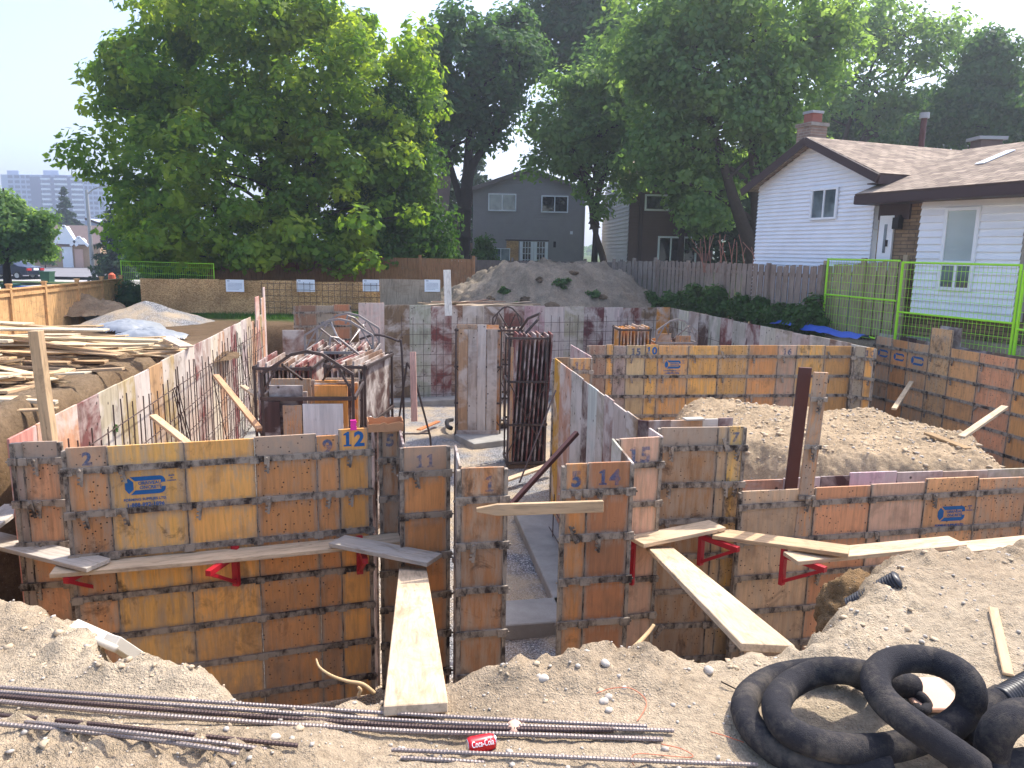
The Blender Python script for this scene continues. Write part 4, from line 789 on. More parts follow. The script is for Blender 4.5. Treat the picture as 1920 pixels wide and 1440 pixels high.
# ------------------------------------------------------------ rebar bundle in the foreground
def ribbed(label,pts,r,mt='rebar_steel',group='reinforcing bars lying in the foreground',lift=.02):
    pp=[]
    for x,y,z in pts:
        p=nearpt(x,y,z); pp.append(p)
    cv=catmull(pp,12); ds=[0]
    for a,b in zip(cv[:-1],cv[1:]): ds.append(ds[-1]+(b-a).length)
    out=[];rs=[];s=0;i=0;k=0
    while s<ds[-1]-1e-6:
        while ds[i+1]<s: i+=1
        t=(s-ds[i])/(ds[i+1]-ds[i]); out.append(cv[i].lerp(cv[i+1],t)); rs.append(r*(1.14 if k%3==0 else .94)); s+=.0042; k+=1
    m=MB(); m.tube(out,rs,8); o=m.build('rebar',MT[mt],smooth=False); return tag(o,label,'rebar',group)
ribbed('rusty reinforcing bar, farthest back of the foreground bundle',[(-60,1284,.03),(300,1310,.03),(740,1338,.03),(1000,1352,.025),(1215,1362,.02)],.0075)
ribbed('reinforcing bar second from the back, reaching farthest right',[(-60,1293,.03),(300,1320,.03),(740,1350,.03),(1000,1362,.02),(1265,1370,.015)],.0075)
ribbed('dark reinforcing bar in the middle of the foreground bundle',[(-60,1300,.03),(300,1330,.03),(740,1360,.025),(1000,1368,.02),(1150,1369,.02)],.0085,'dark_rebar')
ribbed('grey reinforcing bar with bold ribs in the front of the main bundle',[(-60,1310,.03),(300,1342,.03),(740,1370,.025),(1000,1378,.02),(1244,1387,.015)],.009)
ribbed('dark reinforcing bar at the back of the sunken front trio',[(-60,1336,.03),(200,1360,.03),(400,1382,.03),(560,1398,.015)],.0075,'dark_rebar')
ribbed('middle bar of the sunken trio behind the dirt hump',[(-60,1344,.03),(200,1369,.03),(400,1392,.03),(500,1406,.01)],.0075)
ribbed('front bar of the sunken trio, ending behind the dirt hump',[(-60,1352,.03),(200,1377,.03),(360,1398,.03),(450,1412,.01)],.0075)
ribbed('single long bar running below the red can to the coiled pipe',[(735,1406,.02),(1000,1417,.02),(1250,1428,.02),(1420,1434,.02)],.0075)
ribbed('short buried bar end at the bottom below the can',[(752,1421,.005),(830,1425,.004),(910,1430,-.006)],.0075)
# ------------------------------------------------------------ crushed drink can
p=nearpt(902,1394,.03); can=empty('drink_can',p,R(18),'crumpled red drink can lying beside the reinforcing bars','drink can'); can.scale=(.86,.86,.86)
ax=[];prof=[(-.058,.024),(-.056,.027),(-.05,.031),(-.042,.033),(.038,.033),(.048,.029),(.056,.0265),(.058,.025)]
m=MB(); n=28; vs=[];fs=[]
for i,(x,r) in enumerate(prof):
    for k in range(n):
        a=2*math.pi*k/n; rr=r*(1-.10*max(0,math.sin(a*2+x*50))*(1 if abs(x)<.045 else 0)); vs.append((x,rr*math.cos(a),rr*math.sin(a)))
for i in range(len(prof)-1):
    for k in range(n): fs.append((i*n+k,(i+1)*n+k,(i+1)*n+(k+1)%n,i*n+(k+1)%n))
m.add(vs,fs); m.build('can_body',MT['can_red'],can,smooth=True,fix=True)
for sx in (-1,1):
    m=MB(); m.tube([(sx*.052,0,0),(sx*.0585,0,0)],[.0275,.0262],24); m.build('can_end',MT['aluminium'],can)
    
t=text_mesh('Coca-Cola',.034,.012,.0); cv=[]
for vv in t.vertices:
    x,y=vv.co.x,vv.co.y-.012; ang=y/.0335; vv.co=Vector((x*.62,-.0342*math.sin(R(50)-ang) if 0 else -.0343*math.cos(ang+R(38)),.0343*math.sin(ang+R(38))))
link('lettering',t,MT['white_ink'],can)
p=nearpt(962,1363,.02); bm=MB()
# ------------------------------------------------------------ small things at the near edge
def stone(label,px,py,r,seed,lift=.2,mt='stone'):
    bm=bmesh.new(); bmesh.ops.create_icosphere(bm,subdivisions=3,radius=r); rr=random.Random(seed); o=[rr.uniform(0,50) for _ in range(3)]
    for v in bm.verts:
        q=np.array([v.co.x/r+o[0]]),np.array([v.co.y/r+v.co.z/r*.7+o[1]]); f=1+.28*float(fbm(q[0],q[1],.9,3)[0]); v.co=Vector((v.co.x*f*1.2,v.co.y*f*.95,v.co.z*f*.7))
    me=bpy.data.meshes.new('stone'); bm.to_mesh(me); bm.free(); me.polygons.foreach_set('use_smooth',[True]*len(me.polygons))
    p=nearpt(px,py,r*lift); o=link('stone',me,MT[mt],loc=p,rot=(0,0,rr.uniform(0,6))); return tag(o,label,'stone')
stone('pinkish stone propping up the reinforcing bars, left of their right ends',964,1364,.03,1,.3,'pink_panel')
stone('smooth pale stone at the back of the small cluster beside the orange twine',1141,1307,.015,2); stone('largest pale stone of the cluster beside the orange twine',1132,1315,.017,3); stone('lowest pale stone of the cluster beside the orange twine',1142,1331,.014,4)
stone('brown stone on the lip of the pit below the doorway',1016,1271,.024,5); stone('round stone on the lip left of the steep gangplank foot',1329,1256,.022,6); stone('grey pebble between the bars at the lower left',515,1383,.018,7); stone('pale stone on the slope below the grey conduit',221,1265,.025,8); stone('stone at the crest of the lip right of the doorway',1134,1243,.02,9)
def string(label,pts,r,mt,cat,name,lift=.006):
    pp=[nearpt(x,y,lift+dz) for x,y,dz in pts]; m=MB(); m.tube(catmull(pp,8),r,6); return tag(m.build(name,MT[mt],smooth=True),label,cat)
string('orange twine curling on the dirt above the reinforcing bar ends',[(1118,1300,0),(1145,1291,.01),(1180,1290,.01),(1205,1305,.01),(1212,1322,0),(1200,1345,0),(1194,1352,0)],.0016,'orange_twine','twine','twine')
string('orange twine looping by the single bar at the bottom',[(1240,1395,0),(1280,1405,.01),(1295,1420,0),(1200,1413,.01),(1184,1424,.02),(1190,1436,0)],.0016,'orange_twine','twine','twine')
string('orange twine lying left of the coiled pipe',[(1332,1372,0),(1360,1380,.01),(1395,1392,0)],.0016,'orange_twine','twine','twine')
string('orange twine poking out beside the pipe crossing at the lower right',[(1800,1392,.05),(1820,1402,.05),(1830,1420,.02),(1832,1432,0)],.0016,'orange_twine','twine','twine')
string('thin dark twig left of the coiled pipe',[(1352,1278,.01),(1368,1286,.01),(1382,1293,0)],.003,'dark_bark','twig','twig')
def airtube(label,pts,rs,mt,cat,name,Y):
    m=MB(); pp=catmull([PY(x,y,Y+dy) for x,y,dy in pts],7); m.tube(pp,list(np.linspace(rs[0],rs[1],len(pp))),7); return tag(m.build(name,MT[mt],smooth=True),label,cat)
airtube('pale bare root hanging over the pit edge left of the left gangplank',[(702,1300,0),(680,1283,0),(650,1277,0),(622,1267,0),(600,1252,.05),(593,1236,.1)],(.009,.004),'root_wood','root','root',2.85)
airtube('short root stub at the pit edge beside the pale root',[(672,1304,0),(676,1294,0),(671,1288,0)],(.008,.006),'root_wood','root','root',2.8)
airtube('pinkish root sticking up from the lip right of the doorway',[(1150,1240,0),(1185,1217,.1),(1212,1190,.2),(1226,1172,.25)],(.013,.008),'root_wood','root','root',2.95)
# broken conduit at the left
a=P(196,1205,-.05); b=P(330,1282,-.5)
plank('ribbed grey-beige plastic channel sliding into the pit at the left, lower piece',P(207,1200,.0),P(345,1290,-.45),.085,.05,'pvc_grey',name='plastic_channel',cat='plastic channel')
plank('flat grey-beige plastic channel piece, upper one at the left lip',P(135,1172,.03),P(210,1205,-.05),.075,.03,'pvc_grey',name='plastic_channel',cat='plastic channel')
m=MB(); m.tube([P(148,1187,.03),P(218,1217,-.02)],.016,12); tag(m.build('conduit',MT['pvc_grey'],smooth=True),'grey plastic conduit stub between the two channel pieces','conduit')
plank('strip of debris board at the top rim of the garage brown column run',P(1283,786,.02),P(1318,784.5,.02),.1,.02,color=GREY,name='board',cat='board')
# ------------------------------------------------------------ fences
def board_fence(label,a,b,h,mt,col,posts,bw=.14,capped=False,seed=0,gap=.004,zfun=None,ragged=.0,alt=False,post_h=.12,pw=.1):
    rnd=random.Random(seed); a=Vector(a);b=Vector(b); d=Vector((b.x-a.x,b.y-a.y,0)); L=d.length; W=empty('board_fence',(a.x,a.y,0),math.atan2(d.y,d.x),label,'fence')
    za=lambda x:a.z+(b.z-a.z)*x/L
    ps=[L*t for t in posts]
    for i in range(len(ps)-1):
        x=ps[i]+pw/2; m=MB()
        while x<ps[i+1]-pw/2-.01:
            w=min(bw*rnd.uniform(.92,1.06),ps[i+1]-pw/2-x); y=rnd.uniform(-.004,.004)+(.03 if alt and int(x/bw)%2 else 0); z=za(x)
            m.box((x,y-.009,z+.03),(x+w-gap-(rnd.uniform(0,.02) if ragged else 0),y+.009,z+h+rnd.uniform(-ragged,ragged))); x+=w
        m.build('board_panel',MT[mt],W,color=col)
        for zz in ((.25,h-.25) if not capped else (.25,h-.12)):
            r=MB(); z=za(ps[i]); z2=za(ps[i+1]); r.beam((ps[i],.045 if not capped else -.03,z+zz),(ps[i+1],.045 if not capped else -.03,z2+zz),.04,.09); r.build('rail',MT[mt],W,color=col)
        if capped: r=MB(); r.beam((ps[i],0,za(ps[i])+h+.02),(ps[i+1],0,za(ps[i+1])+h+.02),.14,.035); r.build('cap_rail',MT[mt],W,color=col)
    for x in ps:
        m=MB(); z=za(x); m.box((x-pw/2,-pw/2-.02,z-.3),(x+pw/2,pw/2-.02,z+h+post_h)); 
        if capped: m.box((x-pw*.65,-pw*.65-.02,z+h+post_h),(x+pw*.65,pw*.65-.02,z+h+post_h+.04))
        m.build('post',MT[mt],W,color=col)
    return W
CED=S(206,150,92); 
fa=PY(-70,552,17.2); fb=PY(226,524,27.2); fz=-1.45
fa.z-=1.75; fb.z-=1.75
board_fence('honey coloured cedar board fence with capped posts along the left side',fa,fb,1.75,'weathered_wood',S(222,176,122),[0,.205,.4,.62,.82,1.0],capped=True,seed=1)
# brown board fence behind the hoarding, under the maple
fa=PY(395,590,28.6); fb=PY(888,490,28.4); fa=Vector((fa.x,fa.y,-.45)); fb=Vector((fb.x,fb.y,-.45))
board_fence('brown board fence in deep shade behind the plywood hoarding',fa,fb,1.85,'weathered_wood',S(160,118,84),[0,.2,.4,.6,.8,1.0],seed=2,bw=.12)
fa=PY(892,492,30.5); fb=PY(1165,490,30.8); board_fence('grey shadowbox fence half hidden behind the big earth mound',(fa.x,fa.y,-.4),(fb.x,fb.y,-.4),1.75,'weathered_wood',S(120,112,106),[0,.25,.5,.75,1],seed=3,alt=True)
fa=PY(1152,492,29.5); fm=PY(1230,489,27.5); fb=PY(1544,500,19.0)
board_fence('weathered grey board fence on the right, older leaning run',(fa.x,fa.y,fa.z-1.75),(fm.x,fm.y,fm.z-1.78),1.78,'weathered_wood',S(152,140,130),[0,.5,1],seed=4,ragged=.02,alt=True)
board_fence('long weathered grey board fence on the right behind the shrubs',(fm.x+.05,fm.y-.05,fm.z-1.8),(fb.x,fb.y,fb.z-1.8),1.8,'weathered_wood',S(158,142,130),[0,.25,.5,.75,1],seed=5,ragged=.03,alt=True,post_h=.05)
fc=PY(1700,492,17.2)
board_fence('short weathered board fence between the long grey fence and the white house',(fb.x+.1,fb.y+.05,fb.z-1.72),(fc.x,fc.y,fc.z-1.7),1.75,'weathered_wood',S(176,160,134),[0,.5,1],seed=6,ragged=.03,alt=True)
# plywood hoarding with notices, then the pale sheet
HZ=-.52
def hoard(label,x0,x1,ytop,Y0,Y1,mt,col,n,sign=None):
    a=PY(x0,ytop,Y0); b=PY(x1,ytop,Y1); d=Vector((b.x-a.x,b.y-a.y,0)); L=d.length; W=empty('hoarding',(a.x,a.y,HZ),math.atan2(d.y,d.x),label,'hoarding')
    for i in range(n):
        m=MB(); m.box((L*i/n+.003,0,0),(L*(i+1)/n-.003,.012,a.z-HZ+(.02 if i%2 else 0))); m.build('sheet',MT[mt],W,color=col)
    return W,L,a.z-HZ
hw,hl,hh=hoard('strand board hoarding across the back of the site with white notices',262,712,522,25.2,25.0,'osb',(1,1,1,1),6)
hw2,hl2,hh2=hoard('smooth grey-brown plywood hoarding sheet at the right end of the strand board run',712,827,523,24.9,24.9,'weathered_wood',S(176,158,138),1)
for (x0,x1),lb in (((423,457),'white paper notice on the hoarding, leftmost of four'),((556,590),'white paper notice on the hoarding, second from the left'),((680,711),'white paper notice on the hoarding, beside the seam to the grey sheet'),((796,825),'white paper notice at the top right corner of the grey plywood sheet')):
    a=PY(x0,524,24.85); b=PY(x1,524,24.85); w=b.x-a.x; W=empty('paper_notice',(a.x,a.y,a.z-.40),0,lb,'notice','notices on the hoarding')
    m=MB(); m.box((0,-.004,0),(w,0,.40)); m.build('sheet',MT['white_sign'],W)
    m=MB(); m.box((.04,-.007,.345),(.13,-.0045,.365)); m.build('print_line',MT['sign_ink'],W)
    for k_ in range(6):
        m=MB(); m.box((.06,-.006,.28-k_*.04),(w-.06-(.1 if k_ in (5,) else 0),-.0045,.288-k_*.04)); m.build('print_line',MT['sign_ink'],W)
# rust coloured reinforcing mesh leaning on the hoarding
def wire_grid(name,W,x0,x1,z0,z1,dx,dz,r,mt,y=0):
    m=MB(); x=x0
    while x<=x1+1e-4: m.tube([(x,y,z0),(x,y,z1)],r,4); x+=dx
    z=z0
    while z<=z1+1e-4: m.beam((x0,y+r,z),(x1,y+r,z),r*2,r*2); z+=dz
    return m.build(name,MT[mt],W)
for x0,x1,lb in ((490,600,'brown wire mesh sheet leaning on the strand board, left of the two'),(604,712,'brown wire mesh sheet leaning on the strand board, right of the two')):
    a=PY(x0,560,24.7); b=PY(x1,560,24.7); W=empty('mesh_sheet',(a.x,24.75,HZ),0,lb,'wire mesh','wire mesh sheets'); wire_grid('wires',W,0,b.x-a.x,.05,1.12,.2,.2,.007,'dark_rebar')
# lime green temporary fence panels
def temp_fence(label,a,b,h,z0,mid,dx=.095,dz=.2,group='lime green temporary fence panels',r=.026,left=True,right=True):
    a=Vector(a);b=Vector(b); d=Vector((b.x-a.x,b.y-a.y,0)); L=d.length; W=empty('temporary_fence',(a.x,a.y,z0),math.atan2(d.y,d.x),label,'temporary fence',group)
    for on,x in ((left,0),(right,L)):
        if on: m=MB(); m.tube([(x,0,0),(x,0,h+.02)],r,8); m.build('frame_post',MT['lime_paint'],W,smooth=False)
    for z in (.08,mid,h): m=MB(); m.tube([(0,0,z),(L,0,z)],r*.85,8); m.build('frame_rail',MT['lime_paint'],W)
    wire_grid('wire_mesh',W,.04,L-.03,.1,h-.02,dx,dz,.0040,'lime_paint'); 
    return W
a=PY(1553,486,18.9); b=PY(1689,492,16.5); c=PY(1914,508,13.9); hF=2.05
temp_fence('lime green temporary fence panel in front of the short weathered fence',(a.x,a.y,0),(b.x-.02,b.y,0),1.84,a.z-1.84,.97,right=False)
temp_fence('lime green temporary fence panel in front of the tall white window',(b.x+.02,b.y-.05,0),(c.x,c.y,0),hF,b.z-hF,.98)
e=PY(2120,520,12.0); temp_fence('lime green temporary fence panel at the right edge of the picture',(c.x+.03,c.y-.06,0),(e.x,e.y,0),hF,c.z-hF,.98)
a=PY(227,502,27.6); b=PY(400,492,25.6)
temp_fence('lime green temporary fence panel in the far left corner, under the maple branches',(a.x,a.y,0),(b.x,b.y,0),1.75,b.z-1.8,.85,dx=.1,dz=.25,r=.016)
# ------------------------------------------------------------ houses
def siding(W,name,poly,mt_col,course=.11,loc=(0,0,0),rot=0,off=.045):
    # lapped boards clipped to a polygon in local x,z ; outward is -y
    zs=[p[1] for p in poly]; z=min(zs); zt=max(zs); m=MB()
    def span(z):
        xs=[]
        n=len(poly)
        for i in range(n):
            (x0,z0),(x1,z1)=poly[i],poly[(i+1)%n]
            if (z0<=z<z1) or (z1<=z<z0): xs.append(x0+(x1-x0)*(z-z0)/(z1-z0))
        return (min(xs),max(xs)) if len(xs)>=2 else None
    prev=None
    while z<zt-.01:
        s0=span(z+.001); s1=span(min(z+course,zt-.004))
        if s0 and s1:
            m.add([(s0[0],-off,z),(s0[1],-off,z),(s1[1],0,z+course),(s1[0],0,z+course),(s0[0],.02,z),(s0[1],.02,z)],[(0,1,2,3),(1,0,4,5)])
        z+=course
    o=m.build(name,MT['siding'],W,loc,(0,0,rot),color=mt_col); return o
def window(W,x,z,w,h,fr='white_trim',pane='glass',mull=1,y=-.05,loc=(0,0,0),rot=0,t=.05,name='window',rows=0,split=None,lower=None):
    m=MB(); d=.05
    m.box((x,y-d,z),(x+w,y,z+t)); m.box((x,y-d,z+h-t),(x+w,y,z+h)); m.box((x,y-d,z+t),(x+t,y,z+h-t)); m.box((x+w-t,y-d,z+t),(x+w,y,z+h-t))
    for i in range(1,mull+1): xx=x+w*i/(mull+1); m.box((xx-t*.4,y-d+.004,z+t),(xx+t*.4,y,z+h-t))
    o=m.build(name,MT[fr],W,loc,(0,0,rot))
    g=MB(); g.box((x+t*.5,y-.018,z+t*.5),(x+w-t*.5,y-.004,z+h-t*.5)); g.build('pane',MT[pane],o)
    return o
def boxpart(W,name,lo,hi,mt,color=None,loc=(0,0,0),rot=0): m=MB(); m.box(lo,hi); return m.build(name,MT[mt],W,loc,(0,0,rot),color=color)
def roof_slope(W,a,b,up,mt='shingles',th=.1,name='roof'):
    # a->b along the eave (local x), up vector along the slope
    a=Vector(a);b=Vector(b);u=Vector(up); ex=(b-a); L=ex.length; ex.normalize(); H=u.length; uz=u.normalized(); ny=ex.cross(uz)*-1
    m=MB(); m.box((0,-th/2,0),(L,th/2,H)); o=m.build(name,MT[mt],W); o.matrix_local=Matrix(((ex.x,ny.x,uz.x,a.x),(ex.y,ny.y,uz.y,a.y),(ex.z,ny.z,uz.z,a.z),(0,0,0,1))); return o
# --- dark grey two storey house in the middle
Yg=45.0; gl=PY(886,490,Yg); gr=PY(1094,494,Yg); pk=PY(990,318,Yg); ev=PY(887,354,Yg); wd_=gr.x-gl.x; g0=.2
G=empty('house',(gl.x,Yg,g0),0,'dark grey gabled house with white patio doors behind the big mound','house')
evz=ev.z-g0; pkz=pk.z-g0; dep=9
GC=S(156,152,150)
siding(G,'wall',[(0,0),(wd_,0),(wd_,evz),(wd_/2,pkz-.1),(0,evz)],GC,.16)
boxpart(G,'side_wall',(0.02,.03,0),(wd_-.02,dep,evz),'siding',GC)
for sx,x0,x1 in ((0,-.25,wd_/2),(1,wd_/2,wd_+.25)):
    k_=(pkz-evz)/(wd_/2)
    if sx==0: roof_slope(G,(x0,dep,evz+x0*k_),(x0,-.25,evz+x0*k_),(x1-x0,0,(x1-x0)*k_),'roof_grey',.14)
    else: roof_slope(G,(x1,-.25,evz-.25*k_),(x1,dep,evz-.25*k_),(x0-x1,0,(x1-x0)*k_),'roof_grey',.14)
fx=lambda px:(px-886)/(1094-886)*wd_
fz_=lambda py:PY(990,py,Yg).z-g0
window(G,fx(914),fz_(397),fx(966)-fx(914),fz_(364)-fz_(397),'white_trim','glass',1,t=.07); window(G,fx(1012),fz_(398),fx(1062)-fx(1012),fz_(366)-fz_(398),'white_trim','dark_glass',1,t=.07)
for i in (0,1):
    x0=fx(974+26.5*i); w=fx(1000)-fx(974); o=boxpart(G,'patio_door',(x0,-.09,.05),(x0+w,-.02,fz_(453)),'white_trim')
    for a_ in range(3):
        for b_ in range(5):
            hh_=fz_(453); boxpart(o,'pane',(x0+w*(.2+.2*a_)+.02,-.1,.35+hh_*.17*b_),(x0+w*(.2+.2*a_)+w*.2-.02,-.085,.35+hh_*.17*(b_+1)-.04),'dark_glass')
boxpart(G,'plywood_cover',(fx(949),-.05,.05),(fx(972),-.02,fz_(452)),'osb')
boxpart(G,'door_trim',(fx(947),-.06,fz_(451.5)),(fx(1028),-.02,fz_(450)),'brown_trim')
boxpart(G,'wall_light',(fx(1036.5),-.14,fz_(463)),(fx(1041),-.02,fz_(452)),'metal_lamp'); boxpart(G,'vent',(fx(1067),-.06,fz_(438)),(fx(1072),-.02,fz_(432)),'white_trim'); boxpart(G,'downspout',(wd_-.12,-.09,0),(wd_-.02,-.02,evz-.1),'siding',GC)
m=MB(); m.beam((-.28,-.27,evz-.28*k_),(wd_/2,-.27,pkz+.02),.05,.2); m.build('fascia',MT['siding'],G,color=S(120,112,110)); m=MB(); m.beam((wd_/2,-.27,pkz+.02),(wd_+.28,-.27,evz-.28*k_),.05,.2); m.build('fascia',MT['siding'],G,color=S(120,112,110))
# lower wing on the left
a=PY(850,455,Yg+1.5); boxpart(G,'wing',(a.x-gl.x,1.2,0),(.0,6,a.z-g0),'siding',S(176,150,128)); roof_slope(G,(a.x-gl.x-.15,6,a.z-g0),(a.x-gl.x-.15,1.0,a.z-g0),(1.25,0,3.2),'shingles',.1)
W=empty('leaning_window',PY(904,490,44),0,'loose white framed sliding window leaning on the dark grey house','window'); window(W,0,0,fx(954)-fx(903),.78,'white_trim','glass',2,y=0,t=.05,name='frame')
# --- brown house with white siding flank
Yb=38.0; bl=PY(1176,494,Yb); br=PY(1335,494,Yb); b0=.2; bw_=br.x-bl.x; top=PY(1176,349,Yb).z-b0
B=empty('house',(bl.x,Yb,b0),0,'dark brown house with a pinkish roof and pale siding flank behind the grey fence','house'); BC=S(104,82,78)
siding(B,'wall',[(0,0),(bw_,0),(bw_,top),(0,top)],BC,.14); boxpart(B,'rear_wall',(.02,.03,0),(bw_,8,top),'siding',BC)
q0=PY(1128,470,46.5); ang=math.atan2(Yb-q0.y,bl.x-q0.x); fl=math.hypot(Yb-q0.y,bl.x-q0.x)
siding(B,'flank_wall',[(0,0),(fl,0),(fl,top),(fl*.45,top+1.5),(0,top)],S(206,198,190),.2,(q0.x-bl.x,q0.y-Yb,0),ang)
zb_=lambda py:PY(1250,py,Yb).z-b0; xb=lambda px:(px-1176)/(1335-1176)*bw_
boxpart(B,'roof_board',(-.1,-.35,top),(bw_+.3,.1,top+.22),'brown_trim'); roof_slope(B,(-.6,-.35,top+.2),(bw_+.4,-.35,top+.2),(0,3.4,1.5),'shingles',.1)
window(B,xb(1203),zb_(396),xb(1250)-xb(1203),zb_(365)-zb_(396),'white_trim','dark_glass',0,t=.09); window(B,xb(1231),.2,xb(1304)-xb(1231),zb_(443)-.2,'white_trim','dark_glass',2,t=.09,name='sliding_door')
window(B,0,0,.5,.9,'white_trim','glass',0,loc=(q0.x-bl.x+fl*.3*math.cos(ang),q0.y-Yb+fl*.3*math.sin(ang),zb_(398)),rot=ang); boxpart(B,'downspout',(xb(1194),-.12,0),(xb(1201),-.02,top),'brown_trim')
m=MB(); m.tube([(xb(1198),1.2,top+.4),(xb(1198),1.2,top+2.2)],.16,10); m.build('flue_pipe',MT['pole_grey'],B)
# --- sliver of a grey neighbour behind the maple
a=PY(812,310,40); N_=empty('house',(a.x-3.2,40,.1),0,'grey roofed house mostly hidden behind the big maple','house'); boxpart(N_,'wall',(0,0,0),(3.4,6,3.6),'siding',S(150,150,154)); roof_slope(N_,(-.2,-.3,3.6),(4.0,-.3,3.6),(0,1.8,1.9),'roof_grey',.12); boxpart(N_,'porch_post',(3.2,-.5,0),(3.45,-.25,3.5),'dark_void')
W=empty('patio_canopy',PY(830,490,31.2),0,'pale low canopy top showing over the brown fence','canopy'); m=MB(); m.add([(-.85,-.4,0),(.9,-.4,0),(.9,.9,0),(-.85,.9,0),(0,.2,.14)],[(0,1,4),(1,2,4),(2,3,4),(3,0,4)]); m.build('canopy_top',MT['white_trim'],W); m=MB(); m.tube([(0,.2,-1.4),(0,.2,.12)],.03,8); m.build('pole',MT['pole_grey'],W)
# --- white house on the right
dirW=Vector((-.36,.93,0)).normalized(); nW=Vector((-dirW.y,dirW.x,0))      # outward (towards the lot) is -x ; dirW runs away from the camera
if nW.x>0: nW=-nW
gR=PY(1640,400,18.5); gLq=PY(1421,400,22.55)
WL=empty('house',(gR.x,gR.y,-.1),0,'white sided split level house with brown shingle roof and chimney on the right','house')
gaxis=Vector((gLq.x-gR.x,gLq.y-gR.y,0)); GLn=gaxis.length; ga=math.atan2(-gaxis.y,-gaxis.x)  # local x from far(left in picture) to near(right)
base=Vector((gLq.x-gR.x,gLq.y-gR.y,0)); zh=-.1
eL=PY(1421,350,22.55).z-zh; eR=PY(1648,326,18.5).z-zh; e_=(eL+eR)/2; pkp=PY(1515,268,20.6).z-zh
WC=S(240,244,250)
siding(WL,'wall',[(0,0),(GLn,0),(GLn,e_),(GLn*.5,pkp),(0,e_)],WC,.105,base,ga)
ux=Vector((math.cos(ga),math.sin(ga),0)); uy=Vector((-math.sin(ga),math.cos(ga),0))   # uy points into the house
def WP(x,y,z): v=base+ux*x+uy*y; return Vector((v.x,v.y,z))
# side walls
def wquad(name,pts,mt,color=None,th=None):
    m=MB(); m.add(pts,[tuple(range(len(pts)))]); return m.build(name,MT[mt],WL,color=color)
HL=11.0
m=MB(); m.box((0.02,.03,0),(GLn-.02,HL,e_)); m.build('inner_wall',MT['siding'],WL,base,(0,0,ga),color=WC)
kS=(pkp-e_)/(GLn*.5)
ov=.35
siding(WL,'end_wall',[(0,e_-1.3),(HL,e_-1.3),(HL,e_),(0,e_)],WC,.105,WP(GLn,0,0),ga+R(90))
ra=WP(GLn+ov,-ov,e_-ov*kS+.08); rb=WP(GLn+ov,HL,e_-ov*kS+.08); up_=-ux*(GLn*.5+ov)+Vector((0,0,(GLn*.5+ov)*kS)); roof_slope(WL,ra,rb,up_,'shingles',.1)
ra=WP(-ov,HL,e_-ov*kS+.08); rb=WP(-ov,-ov,e_-ov*kS+.08); up_=ux*(GLn*.5+ov)+Vector((0,0,(GLn*.5+ov)*kS)); roof_slope(WL,ra,rb,up_,'shingles',.1)
for s in (0,1):
    m=MB(); A_=WP(GLn*.5,-ov-.02,pkp+.02); B_=WP(GLn+ov if s else -ov,-ov-.02,e_-ov*kS); m.beam(A_,B_,.06,.2,Vector((0,0,1))); m.build('barge_board',MT['brown_trim'],WL)
m=MB(); A_=WP(GLn+ov,-ov,e_-ov*kS-.02); B_=WP(GLn+ov,HL,e_-ov*kS-.02); m.beam(A_,B_,.05,.2); m.build('eave_board',MT['brown_trim'],WL)
m=MB(); m.beam(WP(GLn+ov*.5,-ov+.02,e_-ov*kS-.1),WP(GLn+ov*.5,HL,e_-ov*kS-.1),ov*.95,.03); m.build('soffit',MT['brown_trim'],WL)
# windows of the gable wall
def gx_(px,py):
    # position along the gable wall of a picture column
    d=ray(px,py); A0=gLq; # solve A0+ux*s on ray
    M2=np.array([[ux.x,-d.x],[ux.y,-d.y]]); s_,t_=np.linalg.solve(M2,np.array([-A0.x,-A0.y])); return s_,EYE+d.z*t_-zh
xa,za=gx_(1522,413); xb2,zb2=gx_(1577,347)
window(WL,xa,za,xb2-xa,(zb2-za)*.95,'white_trim','glass',1,loc=base,rot=ga,t=.055)
# lower wing toward the viewer: stone wall, door, projecting white bay
l0=PY(1707,590,17.0); l1=PY(1898,604,15.05); la_=Vector((l0.x-gR.x,l0.y-gR.y,0)); lb_=Vector((l1.x-gR.x,l1.y-gR.y,0)); lax=(lb_-la_); LLn=lax.length; lang=math.atan2(lax.y,lax.x); lx=lax.normalized(); ly=Vector((-lx.y,lx.x,0))
LT=PY(1722,378,17.0).z-zh; LB=PY(1707,588,17.0).z-zh
siding(WL,'bay_wall',[(0,LB),(LLn,LB),(LLn,LT),(0,LT)],WC,.155,la_,lang)
m=MB(); m.box((0,.02,LB),(LLn,.35,LT)); m.build('bay_box',MT['siding'],WL,la_,(0,0,lang),color=S(196,190,180))
m=MB(); m.box((-1.32,.36,-.3),(6,.6,LT)); m.build('stone_wall',MT['ledge_stone'],WL,la_,(0,0,lang))
m=MB(); m.box((-.05,.0,-.4),(LLn+.05,.35,.05)); m.build('foundation',MT['concrete'],WL,la_,(0,0,lang))
def lx_(px,py,A0=None):
    d=ray(px,py); A0=A0 or l0; M2=np.array([[lx.x,-d.x],[lx.y,-d.y]]); s_,t_=np.linalg.solve(M2,np.array([-A0.x,-A0.y])); return s_,EYE+d.z*t_-zh
xa,za=lx_(1759,543); xb2,zb2=lx_(1843,387)
o=window(WL,xa,za,xb2-xa,zb2-za,'white_trim','blind',0,loc=la_,rot=lang,t=.07,y=-.03); hW=zb2-za
m=MB(); m.box((xa+.04,-.09,za+hW*.30),(xb2-.04,-.035,za+hW*.36)); m.build('transom',MT['white_trim'],o); m=MB(); xm=(xa+xb2)/2; m.box((xm-.025,-.085,za+.05),(xm+.025,-.035,za+hW*.3)); m.build('mullion',MT['white_trim'],o)
m=MB(); m.box((xa+.05,-.056,za+.05),(xb2-.05,-.05,za+hW*.3)); m.build('lower_pane',MT['glass'],o)
